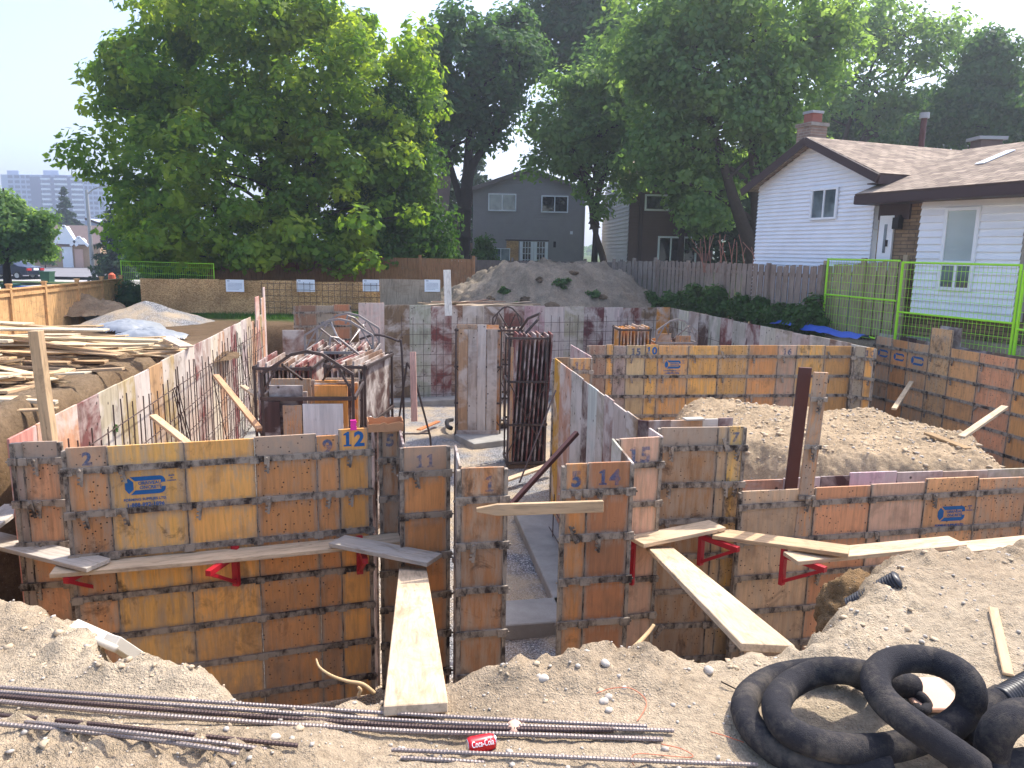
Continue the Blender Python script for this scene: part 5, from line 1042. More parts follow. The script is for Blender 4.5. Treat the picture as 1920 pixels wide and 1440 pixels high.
# door beside the stone wall
dl=la_+ly*.34; sc_=1.0; xa,za=lx_(1645,490,l0+ly*.34); xb2,zb2=lx_(1680,404,l0+ly*.34)
W2=boxpart(WL,'door',(xa*sc_,-.06,za-.3),(xb2,.0,zb2),'white_trim',None,dl,lang); boxpart(W2,'pane',(xa+.15,-.075,za+.2),(xb2-.15,-.055,zb2-.2),'glass'); boxpart(W2,'door_handle',(xb2-.14,-.1,za+.35),(xb2-.1,-.055,za+.5),'metal_lamp')
xa,za=lx_(1690,420,l0+ly*.34); o=boxpart(WL,'wall_lantern',(xa-.08,-.22,za-.12),(xa+.08,-.06,za+.14),'metal_lamp',None,dl,lang); boxpart(o,'lamp_arm',(xa-.02,-.12,za+.14),(xa+.02,.0,za+.2),'metal_lamp')
# lower roof with eave over the bay
es=PY(1602,380,18.3); ee=PY(2010,338,13.57); es_=Vector((es.x-gR.x,es.y-gR.y,es.z-zh)); ee_=Vector((ee.x-gR.x,ee.y-gR.y,ee.z-zh)); ez=(es_.z+ee_.z)/2
es_.z=ez; ee_.z=ez-.02; eax=(ee_-es_).normalized(); ein=Vector((-eax.y,eax.x,0)); ein=ein if ein.x>0 else -ein
roof_slope(WL,es_+Vector((0,0,.1)),ee_+Vector((0,0,.1)),ein*3.3+Vector((0,0,3.3*.37)),'shingles',.09)
m=MB(); m.beam(es_,ee_,.05,.19); m.build('eave_board',MT['brown_trim'],WL); m=MB(); m.beam(es_+ein*.4-Vector((0,0,.09)),ee_+ein*.4-Vector((0,0,.09)),.8,.03); m.build('soffit',MT['brown_trim'],WL)
m=MB(); m.box((-1.3,.3,LT-.35),(-.5,.55,LT+.1)); m.build('porch_beam',MT['brown_trim'],WL,la_,(0,0,lang))
q=es_+ein*2.0+eax*1.9+Vector((0,0,2.0*.37+.17)); m=MB(); m.beam(q-ein*.45-Vector((0,0,.45*.37)),q+ein*.45+Vector((0,0,.45*.37)),.22,.02); m.build('flashing',MT['white_trim'],WL)
# chimney, flue, roof vent
cp=PY(1522,250,22.0); c0=Vector((cp.x-gR.x,cp.y-gR.y,0)); zc=PY(1522,232,22.0).z-zh; ztop=PY(1522,214,22.0).z-zh
ch=boxpart(WL,'chimney',(-.28,-.28,pkp-.9),(.28,.28,zc-.1),'chimney_brick',None,c0,ga); boxpart(ch,'chimney_cap',(-.32,-.32,zc-.1),(.32,.32,zc),'chimney_brick'); boxpart(ch,'clay_flue',(-.17,-.17,zc),(.17,.17,ztop),'terracotta'); boxpart(ch,'flue_cover',(-.2,-.2,ztop),(.2,.2,ztop+.07),'pole_grey')
cp=PY(1729,258,23.5); z1=PY(1729,222,23.5).z-zh; m=MB(); m.tube([(0,0,pkp-1.2),(0,0,z1)],.085,10); fl_=m.build('flue_pipe',MT['brown_steel_panel'],WL,(cp.x-gR.x,cp.y-gR.y,0)); m=MB(); m.tube([(0,0,z1),(0,0,z1+.16)],.14,10); m.build('flue_cap',MT['pole_grey'],fl_)
cp=PY(1850,264,22.0); z1=cp.z-zh; boxpart(WL,'roof_vent',(-.3,-.25,z1-.6),(.3,.25,z1),'roof_grey',None,(cp.x-gR.x,cp.y-gR.y,0)); boxpart(WL,'roof_vent_cap',(-.4,-.32,z1),(.4,.32,z1+.09),'pole_grey',None,(cp.x-gR.x,cp.y-gR.y,0))
# dry vine trellis in front of the gable wall
W=empty('vine_trellis',PY(1400,500,22.5),R(-10),'bare reddish vine canes on a trellis behind the grey fence','trellis'); W.location.z=1.2
rnd=random.Random(5); m=MB()
a=PY(1320,490,24.0); b=PY(1500,492,21.6)
for i in range(34):
    t=rnd.random(); p=a.lerp(b,t)-W.location; q=p+Vector((rnd.gauss(0,.25),rnd.gauss(0,.08),rnd.uniform(.35,.85))); m=MB(); m.tube([W.matrix_basis.inverted().to_3x3()@v for v in (p+Vector((0,0,-.35)),p.lerp(q,.5)+Vector((rnd.gauss(0,.05),0,0)),q)],.011,5); m.build('cane',MT['cane'] if 'cane' in MT else simple('cane',S(150,110,96),.85,.1,0,.25,12),W)
# ------------------------------------------------------------ blue tarp
def tarp():
    pts=[(1445,611,17.0),(1480,598,17.3),(1510,612,16.6),(1560,634,15.4),(1590,644,14.9)]
    n=36; v=[];q=[]
    a=PY(1436,606,20.3); b=PY(1604,640,16.1)
    for i in range(n):
        for j in range(14):
            s,t=i/(n-1),j/13; p=a.lerp(b,s)+Vector((.45*t,.2*t,0)); z=max(gz(p.x,p.y),-.1)+.03+.16*math.exp(-((s-.3)/.13)**2)*math.sin(math.pi*min(1,t*1.1+.05))+.05*float(fbm(np.array([s*7]),np.array([t*4]),1.5,4)[0])+.1*math.sin(math.pi*t)
            v.append((p.x,p.y,z+.02))
    for i in range(n-1):
        for j in range(13): q.append((i*14+j,(i+1)*14+j,(i+1)*14+j+1,i*14+j+1))
    tag(link('tarp',npmesh('tarp',v,q,True),MT['tarp_blue']),'crumpled blue tarp on the ground behind the right outer form wall','tarp')
tarp()
# white plastic sacks / sheet on the left
def sheet(label,px,py,rx,ry,h,seed,mt='plastic_sheet'):
    p=P(px,py,-.4); n=40; u=np.linspace(-1,1,n); U,V=np.meshgrid(u,u); rr=np.hypot(U,V)*(1+.25*fbm(U+seed,V,1.8,3)); Zs=h*np.clip(1-rr**2,0,1)**.6+.09*np.abs(fbm(U+seed,V,3.5,4,.6))*np.clip(1.1-rr,0,1)*1.5; ii=np.arange(n*n).reshape(n,n)
    q=np.stack([ii[:-1,:-1],ii[:-1,1:],ii[1:,1:],ii[1:,:-1]],-1).reshape(-1,4); keep=rr.ravel()[q].max(1)<1.0
    tag(link('plastic_sheet',npmesh('plastic_sheet',np.stack([U*rx,V*ry,Zs],-1).reshape(-1,3),q[keep],True),MT[mt],loc=(p.x,p.y,gz(p.x,p.y)+.02)),label,'plastic sheet')
sheet('rumpled white plastic sheet between the earth heap and the gravel pile',245,612,.85,.7,.28,1); sheet('whitish plastic covered bundle in front of the larger plastic sheet',285,628,.85,.55,.22,4); sheet('scrap of white plastic behind the brown crumbly heap',160,582,.7,.5,.5,7)
# ------------------------------------------------------------ street, lawns, cars and far houses on the left
zs=lambda x,y:gz(x,y)
def flat(name,pts,mt,lift):
    m=MB(); m.add([(x,y,-1.28+lift) for x,y in pts],[tuple(range(len(pts)))]); return tag(m.build(name,MT[mt]),kind='structure')
flat('street',[(-120,66),(-20,66),(-20,76),(-120,76)],'asphalt',.13); flat('sidewalk',[(-120,57),(-20,57),(-20,60),(-120,60)],'sidewalk',.14); flat('driveway',[(-60,76),(-40,76),(-42,92),(-62,92)],'asphalt',.135)
flat('driveway',[(-34,40),(-24,40),(-22,66),(-31,66)],'sidewalk',.15)
def car():
    c=PY(40,518,60); W=empty('parked_car',(c.x-.9,60,-1.15),R(-8),'dark blue sedan parked in a driveway beyond the cedar fence','car')
    prof=[(-2.3,.35),(-2.35,.75),(-2.2,.95),(-1.1,1.05),(-.45,1.42),(.75,1.45),(1.5,1.08),(2.25,1.0),(2.35,.7),(2.3,.35)]
    m=MB(); m.prism(prof,-.86,.86); bevel(m.build('body',MT['car_paint'],W,fix=True),.08,3)
    m=MB(); m.prism([(-1.0,1.06),(-.42,1.38),(.7,1.40),(1.35,1.07)],-.875,.875); m.build('side_glass',MT['dark_glass'],W,fix=True)
    for x in (-1.45,1.4):
        for y in (-.8,.8):
            m=MB(); m.tube([(x,y-.1,.33),(x,y+.1,.33)],.33,20); w=m.build('wheel',MT['tyre'],W); m=MB(); m.tube([(x,y-.115,.33),(x,y+.115,.33)],.2,12); m.build('rim',MT['rim'],w)
    for y in (-.66,.66): m=MB(); m.box((2.22,y-.2,.72),(2.37,y+.2,.9)); m.build('tail_light',MT['tail_red'],W)
    m=MB(); m.box((2.34,-.25,.74),(2.38,.25,.9)); m.build('number_plate',MT['white_sign'],W)
car()
def wheelie(px,py,Y,mt,label,h=1.0):
    c=PY(px,py,Y); W=empty('wheeled_bin',(c.x,Y,c.z),0,label,'bin'); m=MB(); m.prism([(-.24,0),(.24,0),(.3,h*.9),(-.3,h*.9)],-.28,.28); m.build('body',MT[mt],W,fix=True); m=MB(); m.box((-.32,-.33,h*.9),(.32,.32,h)); m.build('lid',MT[mt],W)
wheelie(90,528,46,'bin_green','dark green upright bin on the boulevard beyond the cedar fence',.62); wheelie(22,556,36,'bin_green','green bin just behind the cedar fence on the left',.62); wheelie(48,556,36,'bin_blue','blue recycling bin just behind the cedar fence',.5)
c=PY(210,522,40); W=empty('traffic_barrel',(c.x,40,c.z),0,'small orange object on the grass behind the corner of the cedar fence','barrel'); m=MB(); m.tube([(0,0,-.2),(0,0,.2),(0,0,.3)],[.2,.17,.05],10); m.build('body',MT['orange_plastic'],W)
c=PY(175,516,58); t=PY(162,356,58); W=empty('street_lamp',(c.x,58,c.z),0,'grey street lamp pole with a long arm standing before the far houses','street lamp')
m=MB(); m.tube([(0,0,0),(t.x-c.x,0,t.z-c.z)],[.17,.10],10); m.build('pole',MT['pole_grey'],W); m=MB(); m.tube([(t.x-c.x,0,t.z-c.z-.35),(t.x-c.x+.5,0,t.z-c.z+.05),(t.x-c.x+1.2,0,t.z-c.z+.3)],.05,6); m.build('arm',MT['pole_grey'],W); m=MB(); m.box((t.x-c.x+1.1,-.12,t.z-c.z+.25),(t.x-c.x+1.7,.12,t.z-c.z+.36)); m.build('lamp_head',MT['pole_grey'],W)
# brick bungalow with white garage doors
Yh=92.0
def hx(px): return PY(px,470,Yh).x
def hz(py): return PY(140,py,Yh).z
H=empty('house',(hx(62),Yh,-1.2),0,'brick house with two steep white garage gables across the street','house'); X0=hx(62)
r=lambda px:hx(px)-X0
zg=lambda py:hz(py)+1.2
boxpart(H,'wall',(0,.1,0),(r(187),8,zg(458)),'beige_brick'); roof_slope(H,(-.6,-.4,zg(459)),(r(186),-.4,zg(459)),(0,5,zg(422)-zg(459)),'roof_grey',.2)
for x0,x1,pk_,dz,dm in ((112,146,425,(117,136,463,497),'white_trim'),(143,167,446,(140,155,467,497),'garage_pink')):
    m=MB(); m.prism([(r(x0),zg(458)),(r(x1),zg(458)),((r(x0)+r(x1))/2,zg(pk_))],-.5,.5); m.build('gable',MT['white_trim'],H,fix=True)
    A_=((r(x0)+r(x1))/2,-.6,zg(pk_)+.1)
    for xx in (x0,x1): m=MB(); m.beam(A_,(r(xx)+(-.3 if xx==x0 else .3),-.6,zg(458)-.2),.1,.3); m.build('barge_board',MT['white_trim'],H)
    o=boxpart(H,'garage_door',(r(dz[0]),-.1,0),(r(dz[1]),.05,zg(dz[2])),dm)
boxpart(H,'upper_wall',(r(118),6,0),(r(187),12,zg(431)),'pale_facade'); roof_slope(H,(r(116),5.6,zg(432)),(r(190),5.6,zg(432)),(0,4,1.6),'roof_grey',.2); m=MB(); m.beam((r(118),5.4,zg(407)),(r(190),5.4,zg(431)),.3,.25); m.build('fascia',MT['brown_trim'],H); m=MB(); m.prism([(r(116),zg(432)),(r(190),zg(432)),(r(116),zg(406))],5.5,11); m.build('upper_gable',MT['pale_facade'],H,fix=True)
boxpart(H,'brick_panel',(r(168),5.9,zg(470)),(r(187),6.0,zg(440)),'terracotta'); window(H,r(178),zg(445),r(186)-r(178),zg(432)-zg(445),'white_trim','glass',0,y=5.85,t=.12)
H2=empty('house',(hx(192),98,-1.2),0,'low brick house with a white door half hidden by dark trees across the street','house'); boxpart(H2,'wall',(0,0,0),(hx(262)-hx(192),6,zg(462)),'beige_brick'); boxpart(H2,'garage_door',(.6,-.1,0),(2.2,.05,zg(465)),'white_trim'); roof_slope(H2,(-.4,-.3,zg(462)),(hx(262)-hx(192)+.3,-.3,zg(462)),(0,3,1.2),'roof_grey',.2)
# apartment slab far away
Ya=430.0
def apx(px): return PY(px,400,Ya).x
A=empty('apartment_building',(apx(8),Ya,-2),R(-4),'long pale and blue-grey apartment block in the haze behind the far houses','apartment block'); xA=apx(8); za_=lambda py:PY(110,py,Ya).z+2
wA=apx(212)-xA; topz=za_(329)
boxpart(A,'body',(0,0,0),(wA,22,topz),'pale_facade')
for x0,x1,zt,mt in ((3,26,za_(320),'pale_facade'),(74,104,za_(319),'pale_facade')): boxpart(A,'roof_block',(apx(x0+8)-xA,4,topz),(apx(x1+8)-xA,14,zt),mt)
bays=[(20,46,'w'),(46,66,'g'),(66,86,'d'),(88,105,'b'),(106,114,'d'),(114,138,'b'),(138,146,'d'),(146,166,'b'),(168,184,'g'),(184,206,'w')]
nf=15; fh=topz/nf
MEb={}
for x0,x1,t in bays:
    a_=apx(x0)-xA; b_=apx(x1)-xA
    if t=='d': boxpart(A,'dark_bay',(a_,-.8,0),(b_,0,topz-1),'slate_blue')
    for f in range(3,nf):
        z=f*fh
        if t=='b':
            if f==3: MEb[x0]=(lambda m:(m.box((0,-1.4,0),(b_-a_,-.0,1.0)),m.mesh('balcony'))[1])(MB()); MEb[(x0,1)]=(lambda m:(m.box((0,-.3,0),(b_-a_,-.05,1.5)),m.mesh('glazing'))[1])(MB())
            link('balcony',MEb[x0],MT['white_trim'],A,(a_,0,z)); link('glazing',MEb[(x0,1)],MT['slate_blue'],A,(a_,0,z+1.05))
        elif t in 'wg':
            if f==3: MEb[x0]=(lambda m:(m.box((0,-.15,0),((b_-a_)*.36,-.05,1.6)),m.mesh('window'))[1])(MB())
            for j in (0,1): link('window',MEb[x0],MT['slate_blue'],A,(a_+(b_-a_)*(.07+.5*j),0,z+.8))
# ------------------------------------------------------------ trees
def leaves(name,C,size,W,mt,nrm=None,up=.5,asp=.62,seed=0,droop=0):
    r=np.random.default_rng(seed); n=len(C); N_=r.normal(size=(n,3)); N_/=np.linalg.norm(N_,axis=1)[:,None]; N_*=.75; N_[:,2]=N_[:,2]+up
    if nrm is not None: N_=N_+nrm
    N_/=np.linalg.norm(N_,axis=1)[:,None]; T=np.cross(N_,r.normal(size=(n,3))); T/=np.linalg.norm(T,axis=1)[:,None]+1e-9
    if droop: T[:,2]-=droop; T/=np.linalg.norm(T,axis=1)[:,None]
    Bv=np.cross(N_,T); s=size*(.6+.8*r.random(n))[:,None]
    v=np.stack([C-T*s,C+Bv*s*asp-N_*s*.12-T*s*.1,C+T*s,C-Bv*s*asp-N_*s*.12-T*s*.1],1).reshape(-1,3); q=np.arange(4*n).reshape(-1,4)
    return link(name,npmesh(name,v,q),MT[mt],W)
def tree(label,base,blobs,ncl,per,size,mt,trunk_r=.25,stems=None,bark='bark',clr=.7,seed=0,limbs=26,fork=.35,up=.5,hollow=.5,name='tree',group=None,cat='tree',flat=.7,lean=(0,0)):
    r=np.random.default_rng(seed); rnd=random.Random(seed); base=Vector(base); W=empty(name,base,0,label,cat,group)
    bl=[(Vector(b[:3])-base,b[3:]) for b in blobs]; vol=np.array([b[1][0]*b[1][1]*b[1][2] for b in bl])**.72; vol/=vol.sum()
    ctr=[];nr=[]
    for i in range(ncl):
        b=bl[r.choice(len(bl),p=vol)]; d=r.normal(size=3); d/=np.linalg.norm(d); rad=hollow+(1-hollow)*r.random()**.55
        rad*=1+.20*math.sin(3.1*d[0]*2+seed)*math.cos(2.7*d[2]*2+d[1]*3)
        ctr.append(np.array(b[0][:])+d*rad*np.array(b[1])); nr.append(d)
    ctr=np.array(ctr); nr=np.array(nr)
    cs=clr*(.55+.8*r.random(ncl)); cnt=np.maximum(8,(per*(cs/clr)**2).astype(int)); ix=np.repeat(np.arange(ncl),cnt)
    # leaves sit in flattened tufts that hang from the twig end
    o=r.normal(size=(len(ix),3)); o/=np.linalg.norm(o,axis=1)[:,None]; ou=o.copy(); o*=(r.random(len(ix))**.36)[:,None]; o[:,2]*=flat; 
    C=ctr[ix]+o*cs[ix][:,None]; C[:,2]-=.25*(o[:,0]**2+o[:,1]**2)*cs[ix]
    crown=leaves('crown',C,size,W,mt,nrm=ou*.85+nr[ix]*.25,up=up,seed=seed+1)
    # trunk and limbs in one bark mesh
    m=MB(); topc=np.mean([np.array(b[0][:]) for b in bl],axis=0); stems=stems or [[(0,0,-.3),(lean[0]*.5,lean[1]*.5,topc[2]*.35),(lean[0],lean[1],topc[2]*.7),(topc[0]*.8,topc[1]*.8,topc[2]*1.15)]]
    paths=[]
    for s in stems:
        k=catmull(s,6); n=len(k); rr=[trunk_r*(1.25 if i==0 else 1)*(1-.86*(i/(n-1))**.9) for i in range(n)]; m.tube(k,rr,9); paths.append((k,rr))
    pick=r.permutation(ncl)[:limbs]
    for i in pick:
        k,rr=paths[rnd.randrange(len(paths))]; tgt=Vector(ctr[i]); best=None
        c=[j for j in range(len(k)) if k[j].z<tgt.z-.15*abs(tgt.x-k[j].x) and j>len(k)*fork*.6] or [int(len(k)*fork)]
        j=min(c,key=lambda j:(k[j]-tgt).length+abs(k[j].z-(tgt.z-.45*math.hypot(tgt.x-k[j].x,tgt.y-k[j].y)))*.9); a=k[j]
        mid=a.lerp(tgt,.5)+Vector((rnd.gauss(0,.15),rnd.gauss(0,.15),.10*(tgt-a).length)); r0=min(rr[j]*.7,.03+.022*(tgt-a).length); m.tube(catmull([a,mid,tgt],4),list(np.linspace(r0,.012,9)),6,cap=False)
    m.build('trunk',MT[bark],W,smooth=True)
    return W
def B_(px,py,Y,rx,rz,ry=None): p=PY(px,py,Y); k=Y/F; return (p.x,p.y,p.z,rx*k,(ry or rx)*k*.8,rz*k)
def base(px,Y,z): p=PY(px,500,Y); return (p.x,Y,z)
# 1 the big bright maple
b=base(548,30,-.5)
st=[[(0,0,-.3),(-.1,0,1.2),(-.9,.1,4.2),(-1.6,.2,8.5)],[(.25,.1,-.3),(.35,.1,1.3),(.9,-.2,4.5),(1.5,-.3,9.5)],[(.05,.3,-.3),(.1,.5,1.5),(0,.8,5.5),(-.2,1.0,11.5)]]
tree('very large bright green maple towering over the plywood hoarding',b,[B_(480,110,30,230,170),B_(620,170,29.5,190,170),B_(330,130,30,150,100),B_(430,330,29,230,140),B_(600,360,28.6,200,130),B_(330,410,29.5,105,90),B_(700,220,30,110,150),B_(250,190,30,80,70),B_(470,30,30,190,80),B_(480,440,28.5,250,50),B_(330,455,28.5,100,40),B_(395,495,27.2,40,26),B_(600,470,28,150,30),B_(290,300,30,75,55)],640,100,.135,'maple_leaves',.24,st,'dark_bark',.74,1,40,.3)
# 2 cedar at its right
b=base(745,30,-.4)
tree('dense feathery cedar standing against the right side of the big maple',b,[B_(745,430,30,85,85),B_(755,340,30,70,90),B_(700,420,30.5,80,90),B_(780,460,29.6,55,55),B_(735,250,30.5,55,90)],330,130,.10,'cedar_leaves',.2,None,'dark_bark',.55,2,14,.2,up=.1,flat=1.1,hollow=.35)
# 3 tall dark maple behind
b=base(868,39,.0)
st=[[(0,0,-.3),(.1,0,2.2),(-.1,0,4),(-1.3,0,8),(-1.8,0,11)],[(.05,0,2.3),(.15,0,4.0),(.5,0,6),(2.0,0,8.2),(2.8,0,11)],[(.05,0,3.6),(.2,.2,6),(.3,.3,9),(.2,.4,12.5)]]
tree('tall dark green tree with forked bare trunk left of the dark grey house',b,[B_(870,110,39,80,70),B_(810,130,39,60,70),B_(920,130,39,70,80),B_(840,220,39,70,50),B_(930,200,39,45,45),B_(880,60,39,70,40),B_(800,200,39.5,45,60),B_(900,250,39,40,30),B_(820,290,39.5,40,40),B_(960,100,40,60,80),B_(950,60,40,50,50)],270,80,.15,'dark_leaves',.36,st,'dark_bark',.8,3,22,.55)
# 4 darkest tree top centre
b=base(1085,46,.2)
tree('very dark tree whose crown fills the top centre above the grey house',b,[B_(1060,50,46,80,85),B_(1120,40,46,90,80),B_(1015,100,46,45,40),B_(1090,150,46,60,50),B_(1060,-30,46,100,60),B_(1190,20,46,80,70)],230,90,.17,'dark_leaves',.3,None,'dark_bark',.95,4,18,.6)
# 5 light tree by the grey house
b=base(1143,35,.0)
st=[[(0,0,-.3),(-.3,0,1.4),(-.75,0,2.8),(-.9,0,4.3),(-.6,0,9)],[(-.74,0,2.8),(-1.1,0,4.4),(-2.3,0,7.5)],[(-.8,0,3.0),(-.5,0,5),(1.0,0,8.5)]]
tree('slender lighter green tree with a leaning trunk at the right of the dark grey house',b,[B_(1070,270,35,55,35),B_(1120,290,35,90,70),B_(1040,240,35,50,50),B_(1150,210,35,95,80),B_(1080,180,35,60,50),B_(1180,300,35,50,60),B_(1115,385,34.6,18,45),B_(1010,300,35,25,20),B_(1200,140,35,80,70)],310,70,.125,'soft_leaves',.22,st,'bark',.62,5,26,.5)
b=base(1113,38,.1)
tree('thin blackish trunk with a small high crown just beside the leaning trunk',b,[B_(1130,230,38,70,60),B_(1120,150,38,60,60)],60,70,.14,'dark_leaves',.2,[[(0,0,-.3),(.05,0,3),(.1,0,6),(.3,0,9)]],'dark_bark',.8,6,8,.7)
# 6 huge silver maple
b=base(1420,30,.0)
st=[[(0,0,-.3),(-.15,0,1.6),(-1.0,0,3.6),(-1.9,-.2,5.8),(-3.2,-.4,9)],[(-.1,.1,1.2),(-.1,.1,3.4),(-.5,.2,6.2),(-.9,.2,11)],[(-.1,.2,2.0),(.4,.3,5.2),(.9,.4,8),(1.6,.4,12)]]
tree('huge spreading grey-green tree between the brown house and the white house',b,[B_(1330,130,30,150,110),B_(1250,240,30,90,90),B_(1380,240,30,120,100),B_(1300,330,30,80,60),B_(1450,150,30,110,100),B_(1400,30,30,180,80),B_(1230,100,30,90,90),B_(1470,260,30,60,60),B_(1530,70,30.5,90,60),B_(1280,20,30,130,60)],470,80,.125,'soft_leaves',.42,st,'bark',.72,7,50,.35)
# 7 dark low growth before the brown house
b=base(1275,33,.1)
tree('smaller dark tree whose trunk crosses the patio door of the brown house',b,[B_(1300,350,33,55,40),B_(1330,400,33,50,35),B_(1270,310,33,60,40),B_(1340,340,33,50,40)],130,70,.12,'soft_leaves',.2,[[(0,0,-.3),(0,0,2),(.05,0,3.5),(.3,0,6)]],'dark_bark',.55,8,10,.7)
b=base(1375,36,.1)
tree('black-green evergreen mass against the left edge of the white house',b,[B_(1375,400,36,50,80),B_(1350,440,36,40,60),B_(1395,330,36,50,70),B_(1420,270,36,40,60),B_(1340,360,37,50,60)],150,110,.13,'conifer_needles',.2,None,'dark_bark',.7,9,6,.2,up=.1)
# 8 sparse light tree behind the white house
b=base(1560,46,.3)
st=[[(0,0,-.3),(-.2,0,5),(.2,0,9),(1.5,0,13)],[(0,0,4),(2.2,0,7.5),(5.2,0,9.6),(8.0,0,12)],[(0,0,5.5),(1.5,0,9),(4,0,13)]]
tree('airy pale tree with long bare limbs reaching over the white house roof',b,[B_(1600,110,46,110,70),B_(1680,60,46,110,55),B_(1740,100,46,90,60),B_(1640,190,46,110,50),B_(1560,200,46,70,60),B_(1780,50,46,50,40),B_(1700,210,46,80,40),B_(1600,30,46,110,40)],300,46,.15,'soft_leaves',.3,st,'bark',.85,10,34,.3,hollow=.3)
# 9 dark trees far right
b=base(1850,40,.3)
tree('tall dark pointed tree at the right edge behind the white house',b,[B_(1860,200,40,85,60),B_(1860,110,40,45,60),B_(1840,160,40,60,60),B_(1910,220,40,80,60),B_(1780,240,41,70,40),B_(1720,250,42,60,25),B_(1950,180,40,70,70),B_(1865,70,40,20,30)],300,100,.13,'dark_leaves',.3,None,'dark_bark',.75,11,16,.3,up=.2)
b=base(1640,50,.3)
tree('low dark green tree band behind the ridge of the white house',b,[B_(1610,235,50,120,45),B_(1720,235,50,110,45),B_(1540,240,50,60,50)],200,80,.16,'dark_leaves',.25,None,'dark_bark',.85,12,10,.3)
# conifers
def conifer(label,base_,h,r0,n,mt='conifer_needles',seed=0,size=.14,bare=.12,gap=0,cat='tree'):
    r=np.random.default_rng(seed); W=empty('conifer_tree',base_,0,label,cat); lv=int(h/.42); C=[];m=MB()
    m.tube([(0,0,-.3),(0,0,h)],[max(.06,h*.018),.02],8)
    for i in range(lv):
        z=h*(bare+(1-bare)*i/lv); rr=r0*(1-(i/lv))**.85*(.8+.4*r.random())
        if gap and r.random()<gap: continue
        for a in r.random(9)*6.28:
            L=rr*(.7+.4*r.random()); k=max(6,int(n*L/r0)); t=r.random(k)**.7; x=np.cos(a)*L*t; y=np.sin(a)*L*t
            C.append(np.stack([x+r.normal(0,.12,k),y+r.normal(0,.12,k),z-.28*L*t+r.normal(0,.09,k)],-1)); m.tube([(0,0,z),(math.cos(a)*L,math.sin(a)*L,z-.25*L)],[.03,.008],5,cap=False)
    leaves('crown',np.concatenate(C),size,W,mt,up=.2,seed=seed,asp=.45); m.build('trunk',MT['dark_bark'],W)
c=PY(890,490,62); conifer('blue-green spruce showing behind the left roof edge of the dark grey house',(c.x,62,.3),PY(890,255,62).z-.3,3.0,60,seed=1,size=.22)
c=PY(228,505,58); conifer('dark spruce beside the street lamp at the left edge of the big maple',(c.x,58,-1.1),PY(228,365,58).z+1.1,2.6,60,seed=2,size=.2)
c=PY(130,480,120); conifer('lone scraggly pine in front of the apartment block',(c.x,120,-1.3),PY(130,352,120).z+1.3,2.6,40,seed=3,size=.32,bare=.4,gap=.3)
c=PY(836,490,52); conifer('dark spruce glimpsed between the cedar and the forked trunk',(c.x,52,.2),PY(836,285,52).z,2.2,60,seed=6,size=.2)
# left street tree
b=base(12,33,-1.0)
tree('round leafy street tree at the left edge in front of the apartment block',b,[B_(15,420,33,50,40),B_(60,425,33,40,30),B_(0,455,33,55,35),B_(70,455,33,30,22),B_(-5,385,33,35,28),B_(85,405,33,20,16),B_(-30,420,33,55,50)],240,80,.10,'soft_leaves',.22,[[(0,0,-.3),(0,0,1.5),(.1,0,3),(.2,0,5)]],'dark_bark',.5,13,12,.4)
b=base(215,66,-1.1)
tree('small pale shrub-like tree on the boulevard by the corner of the fences',b,[B_(212,492,66,22,14),B_(240,485,66,20,16)],40,60,.13,'weed_leaves',.06,None,'bark',.45,14,6,.3)
b=base(85,88,-1.2); tree('clipped round dark bush by the far brick house',b,[B_(90,478,88,14,16)],40,90,.14,'dark_leaves',.08,None,'dark_bark',.5,15,4,.3,name='shrub',cat='shrub')
for px,py,Y,rx,rz,lb in ((330,495,33,60,22,'dark shrub under the lower left boughs of the big maple'),(430,495,33,50,22,'dark shrub behind the strand board, left of the maple trunk'),(285,485,36,40,26,'dark shrub behind the left part of the strand board')):
    c=PY(px,510,Y); tree(lb,(c.x,Y,gz(c.x,Y)),[B_(px,py,Y,rx,rz),B_(px+20,py+12,Y,rx,rz)],80,90,.10,'dark_leaves',.04,None,'bark',.4,90+px,6,.2,name='shrub',cat='shrub',hollow=.2)
# shrubs along the right fence
rnd=random.Random(3); sh=[(1215,566,26.5,16,16),(1262,562,25.8,20,26),(1300,564,24.6,18,30),(1345,566,23.4,22,34),(1390,572,22.4,16,26),(1425,586,21.4,20,32),(1455,594,20.6,20,26),(1490,598,19.8,16,28),(1524,596,19.2,12,38)]
for i,(px,py,Y,rx,rz) in enumerate(sh):
    lb=['leafy weed clump at the right foot of the big earth mound','tall weed clump before the older leaning fence run','bushy weed clump left of the middle of the weathered fence','densest green weed bush at the middle of the weathered fence','weed bush right of the densest bush on the fence','large weed clump behind the blue tarp','weed clump right behind the peak of the blue tarp','narrow weed clump close to the last fence post','weed clump at the left frame of the lime fence'][i]
    c=PY(px,py+20,Y-.3); tree(lb,(c.x,Y-.3,gz(c.x,Y-.3)),[B_(px,py,Y-.3,rx,rz),B_(px+rx*.5,py+8,Y-.5,rx*.7,rz*.6)],46,62,.065,'weed_leaves',.02,None,'bark',.22,20+i,6,.2,name='weed_clump',cat='weeds',group='weed clumps along the right fence',hollow=.2)
c=PY(1500,600,18.6); tree('small pale leaved sapling at the tarp in front of the fence',(c.x,18.6,gz(c.x,18.6)),[B_(1500,600,18.6,12,16)],16,40,.06,'weed_leaves',.015,None,'bark',.16,41,4,.2,name='weed_clump',cat='weeds')
for px,py,Y,lb in ((245,560,26.6,'dark vine bush in the corner between the cedar fence and the hoarding'),(845,480,33.5,'leafy bush at the foot of the forked trunk'),(905,478,33,'low bush left of the leaning white window')):
    c=PY(px,py+30,Y); tree(lb,(c.x,Y,gz(c.x,Y)),[B_(px,py,Y,18,30),B_(px+8,py+20,Y,20,20)],50,70,.08,'weed_leaves' if Y>30 else 'dark_leaves',.03,None,'bark',.3,50+px,6,.2,name='shrub',cat='shrub',hollow=.2)
from mathutils.bvhtree import BVHTree
